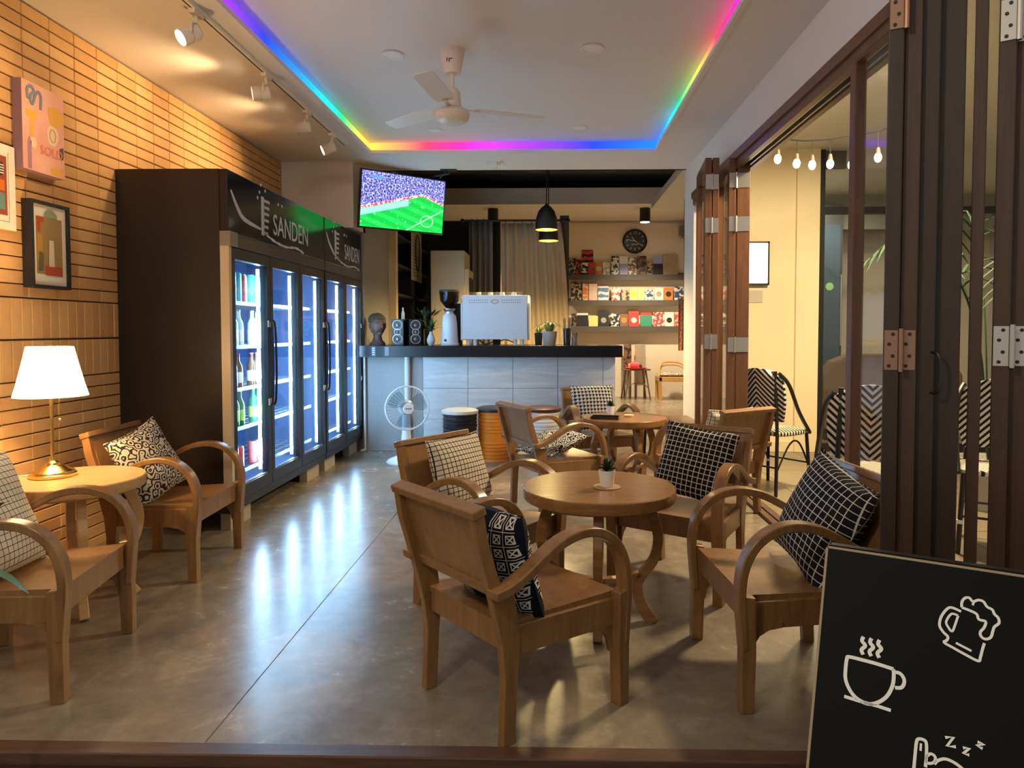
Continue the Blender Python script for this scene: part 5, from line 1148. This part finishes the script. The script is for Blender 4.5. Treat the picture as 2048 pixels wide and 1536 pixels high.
# ================================================================= PATIO
def bistro(label, x, y, rz):
    t = thing('bistro_chair', label, 'chair', (x, y, 0), rz, 'woven bistro chairs on the patio')
    CANE = mat('black_cane', (.015, .013, .012), .35)
    def chev(g):
        q = g.xyz(g.obj()); s = g.m('ADD', g.m('MULTIPLY', g.m('ABSOLUTE', q[0]), 1.0), q[2]); return g.mix(g.m('LESS_THAN', g.m('FRACT', g.m('MULTIPLY', s, 26)), .5), (.76, .70, .58), (.015, .013, .012))
    def weave(g):
        q = g.xyz(g.obj()); s = g.m('ADD', g.m('ABSOLUTE', q[0]), q[1]); return g.mix(g.m('LESS_THAN', g.m('FRACT', g.m('MULTIPLY', s, 30)), .5), (.74, .68, .52), (.03, .025, .02))
    CH, WV = pattern('chevron_weave', chev, .6), pattern('seat_weave', weave, .6)
    sp = [(.20*math.copysign(abs(math.cos(a))**.55, math.cos(a)), .20*math.copysign(abs(math.sin(a))**.55, math.sin(a))) for a in [2*math.pi*k/36 for k in range(36)]]
    MB().prism([(p[0], p[1]) for p in sp], .425, .455, 'xy').build('seat', WV, t, bevel=.008)
    n = 14; vs = []; fs = []
    for sd in (0, 1):
        for j in range(15):
            s = j/14; z = .53+.37*s; hw = .155+.045*math.sin(math.pi*min(1, s*.75+.1)); hw *= (1-max(0, s-.78)**2*9)
            for i in range(n+1): u = -1+2*i/n; vs.append((hw*u, -.20-.05*s+.05*u*u+sd*.022, z+.02*(1-u*u)*s))
    N = n+1; O = 15*N
    for j in range(14):
        for i in range(n): a = j*N+i; fs.append((a, a+1, a+N+1, a+N)); fs.append((O+a+N, O+a+N+1, O+a+1, O+a))
    for j in range(14): a = j*N; fs += [(a, a+N, O+a+N, O+a), (a+n, O+a+n, O+a+N+n, a+N+n)]
    for i in range(n): fs += [(i+1, i, O+i, O+i+1), (14*N+i, 14*N+i+1, O+14*N+i+1, O+14*N+i)]
    MB().add(vs, fs).build('backrest', CH, t, smooth=True)
    for s in (-1, 1):
        MB().tube(spline([(s*.19, .17, .43), (s*.205, .0, .60), (s*.20, -.12, .80), (s*.17, -.20, .885)], 6), .014, 8).build('arm_hoop', CANE, t, smooth=True)
        MB().tube([(s*.165, .165, .43), (s*.185, .195, 0)], .013, 8).build('leg', CANE, t); MB().tube([(s*.14, -.20, .90), (s*.155, -.19, .43), (s*.18, -.235, 0)], .013, 8).build('leg', CANE, t)
        MB().tube(spline([(s*.178, .18, .18), (s*.172, .06, .36), (s*.172, -.06, .36), (s*.172, -.21, .18)], 5), .007, 6).build('brace', CANE, t)
        MB().lathe([(.016, -.01), (.017, .01)], 12, Matrix.Translation((s*.178, .184, .17))).build('binding', WHITE, t)
    MB().tube([(-.17, .185, .20), (.17, .185, .20)], .007, 6).build('stretcher', CANE, t); MB().tube([(-.168, -.21, .20), (.168, -.21, .20)], .007, 6).build('stretcher', CANE, t)
    return t
b1 = bistro('chevron woven bistro chair beside the folded door leaves', 1.70, 5.32, R(-52))
b2 = dup(b1, (1.68, 3.82, 0), R(-10), 'chevron woven bistro chair seen from behind in the opening')
dup(b1, (2.62, 5.35, 0), R(95), 'woven bistro chair facing the others, seen through door glass')
dup(b1, (2.45, 3.85, 0), R(150), 'woven bistro chair nearest the entrance, seen between folded leaves')
for c_ in kids(b2):
    if c_.name.startswith('backrest'):
        c_.data = c_.data.copy(); c_.data.materials[0] = pattern('chevron_weave_down', lambda g: (lambda q: g.mix(g.m('LESS_THAN', g.m('FRACT', g.m('MULTIPLY', g.m('ADD', g.m('SUBTRACT', q[2], g.m('ABSOLUTE', q[0])), 1), 26)), .5), (.76, .70, .58), (.015, .013, .012)))(g.xyz(g.obj())), .6)
t = thing('bistro_table', 'small round black patio table among the bistro chairs', 'table', (2.30, 4.85, 0)); MB().lathe([(0, .70), (.30, .70), (.30, .72), (0, .72)], 36).build('tabletop', mat('table_blue_grey', (.25, .28, .33), .3), t); MB().tube([(0, 0, .02), (0, 0, .70)], .022, 10).build('column', BLACK, t); MB().lathe([(0, 0), (.20, 0), (.19, .02), (0, .03)], 28).build('foot', BLACK, t)
# lightbox menu on the cream wall
pa, pb = at(1486, 483, 6.90), at(1538, 570, 6.90)
t = thing('lightbox_poster', 'black framed lit white poster on the cream wall', 'poster', (0, 0, 0)); y = 6.94
x0, x1, z0, z1 = pa.x, pb.x, pb.z, pa.z
for a, b in (((x0, y-.05, z0), (x0+.016, y-.0005, z1)), ((x1-.016, y-.05, z0), (x1, y-.0005, z1)), ((x0, y-.05, z1-.016), (x1, y-.0005, z1)), ((x0, y-.05, z0), (x1, y-.0005, z0+.016))): MB().box(a, b).build('frame_bar', BLACK, t)
MB().box((x0+.016, y-.045, z0+.016), (x1-.016, y-.001, z1-.016)).build('lit_face', emis('lightbox_face', (1, .98, .95), .75), t)
INK = mat('poster_ink', (.55, .55, .55), .8)
xm = x0+.115
for k, (a, b, c_, d_) in enumerate(((xm-.03, xm+.03, z1-.10, z1-.094), (xm+.02, xm+.06, z1-.075, z1-.07), (xm-.04, xm+.05, z0+.075, z0+.08))): MB().box((a, y-.0465, c_), (b, y-.0452, d_)).build('print_line', INK, t)
MB().tube(spline([(xm-.02, y-.0458, z0+.11), (xm-.03, y-.0458, z0+.16), (xm-.005, y-.0458, z0+.21), (xm, y-.0458, z0+.25), (xm+.01, y-.0458, z0+.20), (xm+.03, y-.0458, z0+.15), (xm+.02, y-.0458, z0+.11)], 4), .0018, 4).build('line_drawing', INK, t)
tag(MB().box((x0+.05, y-.006, z0-.17), (x1-.05, y-.0005, z0-.05)).build('notice_card', mat('card_beige', (.55, .50, .38), .7)), 'beige card on the cream wall below the lit poster', 'card')
# string lights
YS = 5.3; wires = [at(x, y, YS) for x, y in ((1500, 282), (1545, 277), (1595, 281), (1625, 281), (1660, 278), (1705, 270), (1757, 262), (1830, 240))]
t = thing('string_lights', 'string of warm festoon bulbs across the patio opening', 'string lights', (0, 0, 0))
MB().tube(spline([tuple(p) for p in wires], 4), .006, 6).build('wire', BLACK, t)
for k, (x, y0, y1) in enumerate(((1538, 277, 303), (1556, 278, 318), (1594, 281, 327), (1625, 281, 330), (1661, 278, 328), (1704, 270, 330), (1757, 262, 315))):
    a = at(x, y0, YS); z0 = at(x, y1, YS).z
    MB().tube([(a.x, YS, a.z), (a.x, YS, z0+.06)], .004, 5).build('drop_cord', BLACK, t); MB().lathe([(0, .075), (.012, .072), (.018, .04), (.018, .03), (0, .03)], 12, Matrix.Translation((a.x, YS, z0))).build('socket', mat('socket_brown', (.10, .06, .03), .5), t, smooth=True)
    MB().ball((a.x, YS, z0), (.026, .026, .036), 14, 10).build('bulb', mat('bulb_off', (.5, .45, .4), .1) if k == 0 else emis('festoon_bulb', (1.0, .88, .60), 6), t, smooth=True)
# shop interior beyond
t = thing('glass_door_fridge', 'dark glass-door fridge inside the shop beyond the patio', 'refrigerator', (0, 0, 0)); pa, pb = at(1646, 410, 9.0), at(1682, 700, 9.0)
MB().box((pa.x, 9.0, 0), (pb.x, 9.5, pa.z)).build('cabinet', mat('fridge_dark', (.05, .055, .06), .4), t); MB().box((pa.x+.02, 8.985, .2), (pb.x-.03, 9.0, pa.z-.25)).build('pane', mat('pane_blue_dark', (.06, .09, .12), .1), t)
c0 = at(1660, 573, 8.97); MB().lathe([(0, 0), (.05, 0), (.05, .002), (0, .002)], 20, frame((c0.x, 8.984, c0.z), (1, 0, 0), (0, -1, 0))).build('sticker', mat('sticker_green', (.25, .50, .20), .5), t); MB().tube([(pb.x-.02, 8.975, 1.0), (pb.x-.02, 8.975, 1.9)], .010, 6).build('handle', STEEL, t)
t = thing('lounge_sofa', 'brown upholstered sofa with rounded back inside the shop', 'sofa', (0, 0, 0)); pa = at(1640, 705, 7.7); SOF = mat('sofa_brown', (.13, .085, .045), .85)
MB().prism([(pa.x, .12), (pa.x, .72), (pa.x+.10, .86), (pa.x+.30, .94), (pa.x+1.2, .94), (pa.x+1.4, .86), (pa.x+1.5, .72), (pa.x+1.5, .12)], 7.6, 7.8, 'xz').build('backrest', SOF, t, bevel=.04); MB().box((pa.x, 7.8, .12), (pa.x+1.5, 8.35, .45)).build('seat', SOF, t, bevel=.04)
for x in (.05, 1.40): MB().box((pa.x+x, 7.65, 0), (pa.x+x+.05, 7.7, .12)).build('leg', BLACK, t); MB().box((pa.x+x, 8.25, 0), (pa.x+x+.05, 8.3, .12)).build('leg', BLACK, t)
# palm between the folded leaves
t = thing('potted_palm', 'palm plant with narrow leaves on the patio behind the doors', 'plant', (2.95, 4.75, 0))
MB().lathe([(0, 0), (.14, 0), (.19, .34), (.175, .34), (.165, .30), (0, .30)], 24).build('pot', CONCPOT, t, smooth=True)
rnd = random.Random(5)
for k in range(9):
    a = k*.72; L = rnd.uniform(.5, .8); hh = rnd.uniform(1.5, 2.1)
    p = spline([(0, 0, .30), (.12*math.cos(a), .12*math.sin(a), hh*.7), (L*.55*math.cos(a), L*.55*math.sin(a), hh), (L*math.cos(a), L*math.sin(a), hh-.22)], 6)
    fr = MB().tube([tuple(q) for q in p], .006, 5).build('frond', LEAFD, t); lf = MB()
    for i in range(9, len(p)-1):
        q = Vector(p[i]); d = (Vector(p[i+1])-q).normalized(); sd = d.cross(Vector((0, 0, 1))).normalized()
        for s in (-1, 1): leaf(lf, q, q+sd*s*.19+d*.15+Vector((0, 0, -.06)), .010, .02, 3)
    lf.build('leaflets', LEAFD, fr)
# plant leaves at the left edge, near the camera
t = thing('potted_ficus', 'leafy green plant entering at the left edge', 'plant', (-1.425, 1.72, -.15))
MB().lathe([(0, 0), (.05, 0), (.065, .10), (.06, .10), (.055, .085), (0, .085)], 18).build('pot', CONCPOT, t, smooth=True)
MB().tube([(0, 0, .08), (-.02, .02, .55), (-.04, .03, 1.0)], .008, 6).build('stem', mat('stem_brown', (.10, .07, .03), .8), t)
for k, (bz, dx, dy, dz) in enumerate(((.62, .10, -.03, .06), (.50, .09, .04, -.08), (.70, -.06, .05, .06), (.55, -.09, -.04, .02), (.78, .05, .03, .09), (.40, .03, -.10, -.05), (.76, -.07, -.02, .05))):
    mb = MB(); leaf(mb, (-.03, .02, bz+.24), (-.03+dx, .02+dy, bz+.24+dz), .022, .015); mb.build('leaf', LEAF, t, smooth=True)

# ================================================================= SIGNBOARD
T0 = Vector((.498, 1.25, .81)); ph, ti = R(-30), R(28)
tv = Vector((math.cos(ph), math.sin(ph), 0)); nv0 = Vector((tv.y, -tv.x, 0)); dn = Vector((0, 0, -1))*math.cos(ti)+nv0*math.sin(ti); nb = tv.cross(-dn).normalized()
if nb.dot(nv0) < 0: nb = -nb
BW = .62; BLn = (.81+.15)/math.cos(ti)
def bp(s, d, h=0.0): return tuple(T0+tv*s+dn*d+nb*h)
t = thing('chalkboard_sign', 'black A-frame signboard with white cup, beer and bed drawings', 'sign', (0, 0, 0))
def slab(s0, s1, d0, d1, h0, h1, name, m):
    c_ = [bp(s, d, h) for h in (h0, h1) for s, d in ((s0, d0), (s1, d0), (s1, d1), (s0, d1))]
    return MB().add(c_, [(3, 2, 1, 0), (4, 5, 6, 7), (0, 1, 5, 4), (1, 2, 6, 5), (2, 3, 7, 6), (3, 0, 4, 7)]).build(name, m, t)
slab(0, BW, 0, BLn, -.018, 0, 'front_board', mat('chalkboard', (.0025, .003, .003), .6, spec=.15))
RAW = mat('raw_ply_edge', (.34, .26, .16), .7)
slab(0, BW, -.004, 0, -.022, .0, 'top_edge', RAW); slab(-.004, 0, 0, BLn, -.018, 0, 'side_edge', RAW); slab(BW, BW+.004, 0, BLn, -.018, 0, 'side_edge', RAW)
dn2 = Vector((0, 0, -1))*math.cos(ti)-nv0*math.sin(ti); nb2 = -(nb-2*nb.dot(nv0)*nv0) if False else nv0
q0 = T0-nv0*.024; cc = []
for h in (0, -.016):
    for s, d in ((0, 0), (BW, 0), (BW, BLn), (0, BLn)): cc.append(tuple(q0+tv*s+dn2*d+nv0*h))
MB().add(cc, [(3, 2, 1, 0), (4, 5, 6, 7), (0, 1, 5, 4), (1, 2, 6, 5), (2, 3, 7, 6), (3, 0, 4, 7)]).build('rear_board', MATTE, t)
def onboard(cx, cy):
    v = ray(1600+cx/3.368, 1080+cy/3.368); o_ = Vector((0, 0, CH)); k = (T0+nb*.0012-o_).dot(nb)/v.dot(nb); return o_+v*k
def stroke(name, pts, wpx, parent=t, smooth=True, closed=False):
    P = [onboard(*p) for p in pts]
    if closed: P.append(P[0])
    if smooth: P = spline(P, 5)
    return MB().band([tuple(q) for q in P], .0012, wpx*.00026*1.0, nb).build(name, CHALK, parent) if False else ribbon(name, P, wpx*.00026, parent)
def ribbon(name, P, wdt, parent):
    vs = []; fs = []; n = len(P)
    for i, q in enumerate(P):
        tt = (P[min(i+1, n-1)]-P[max(i-1, 0)]).normalized(); sd = nb.cross(tt).normalized()*(wdt/2)
        vs += [tuple(q-sd), tuple(q+sd), tuple(q-sd+nb*.0006), tuple(q+sd+nb*.0006)]
    for i in range(n-1):
        a = i*4; b = a+4; fs += [(a+2, a+3, b+3, b+2), (a, a+2, b+2, b), (a+3, a+1, b+1, b+3)]
    fs += [(0, 1, 3, 2), ((n-1)*4, (n-1)*4+2, (n-1)*4+3, (n-1)*4+1)]
    return MB().add(vs, fs).build(name, CHALK, parent)
cup = stroke('coffee_cup_drawing', [(630, 870), (520, 835), (420, 808), (330, 787), (316, 800), (308, 860), (306, 930), (325, 990), (360, 1045), (410, 1085), (470, 1105), (530, 1092), (580, 1058), (612, 1010), (628, 960), (632, 900), (628, 870)], 21)
stroke('cup_handle', [(640, 890), (675, 900), (700, 935), (700, 970), (680, 995), (640, 995)], 20, cup); stroke('saucer', [(298, 1053), (400, 1085), (520, 1118), (612, 1148)], 19, cup, False)
for dx in (0, 54, 108): stroke('steam_line', [(428+dx, 652+dx*.2), (418+dx, 680+dx*.2), (440+dx, 712+dx*.2), (414+dx, 740+dx*.2), (426+dx, 772+dx*.2)], 22, cup)
mug = stroke('beer_mug_drawing', [(1090, 455), (1150, 478), (1190, 500), (1205, 535), (1250, 550), (1240, 590), (1215, 620), (1220, 650), (1250, 668), (1285, 655), (1300, 610), (1310, 585), (1340, 560), (1335, 525), (1310, 500), (1295, 470), (1260, 450), (1235, 415), (1200, 405), (1165, 415), (1140, 390), (1110, 392), (1090, 420), (1090, 455)], 15)
stroke('mug_body', [(1085, 482), (1020, 455), (985, 470), (950, 520), (940, 575), (965, 620), (995, 650), (990, 675), (970, 690), (1030, 725), (1110, 770), (1200, 815), (1215, 790), (1228, 740), (1242, 695)], 15, mug)
stroke('mug_handle_hole', [(1065, 510), (1020, 498), (985, 550), (1000, 590), (1025, 615), (1045, 570), (1065, 510)], 13, mug); stroke('mug_mark', [(1050, 693), (1155, 748)], 13, mug, False); stroke('foam_line', [(1163, 440), (1170, 420)], 12, mug, False)
bed = stroke('bed_drawing', [(765, 1560), (775, 1450), (785, 1360), (800, 1340), (830, 1345), (850, 1365), (852, 1440), (845, 1530)], 17); stroke('sleeper_head', [(850, 1460), (880, 1440), (910, 1460), (905, 1495), (870, 1505), (850, 1490)], 15, bed, True, True)
stroke('blanket_line', [(905, 1510), (930, 1485), (980, 1475), (1040, 1500), (1100, 1545)], 16, bed); stroke('bed_post_line', [(815, 1370), (812, 1420)], 12, bed, False)
for nm, P in (('z_letter', [(978, 1330), (1035, 1328), (990, 1388), (1050, 1393)]), ('z_letter', [(1098, 1400), (1142, 1402), (1100, 1438), (1140, 1448)]), ('z_letter', [(1196, 1360), (1240, 1375), (1190, 1385), (1230, 1405)])): stroke(nm, P, 17, bed, False)
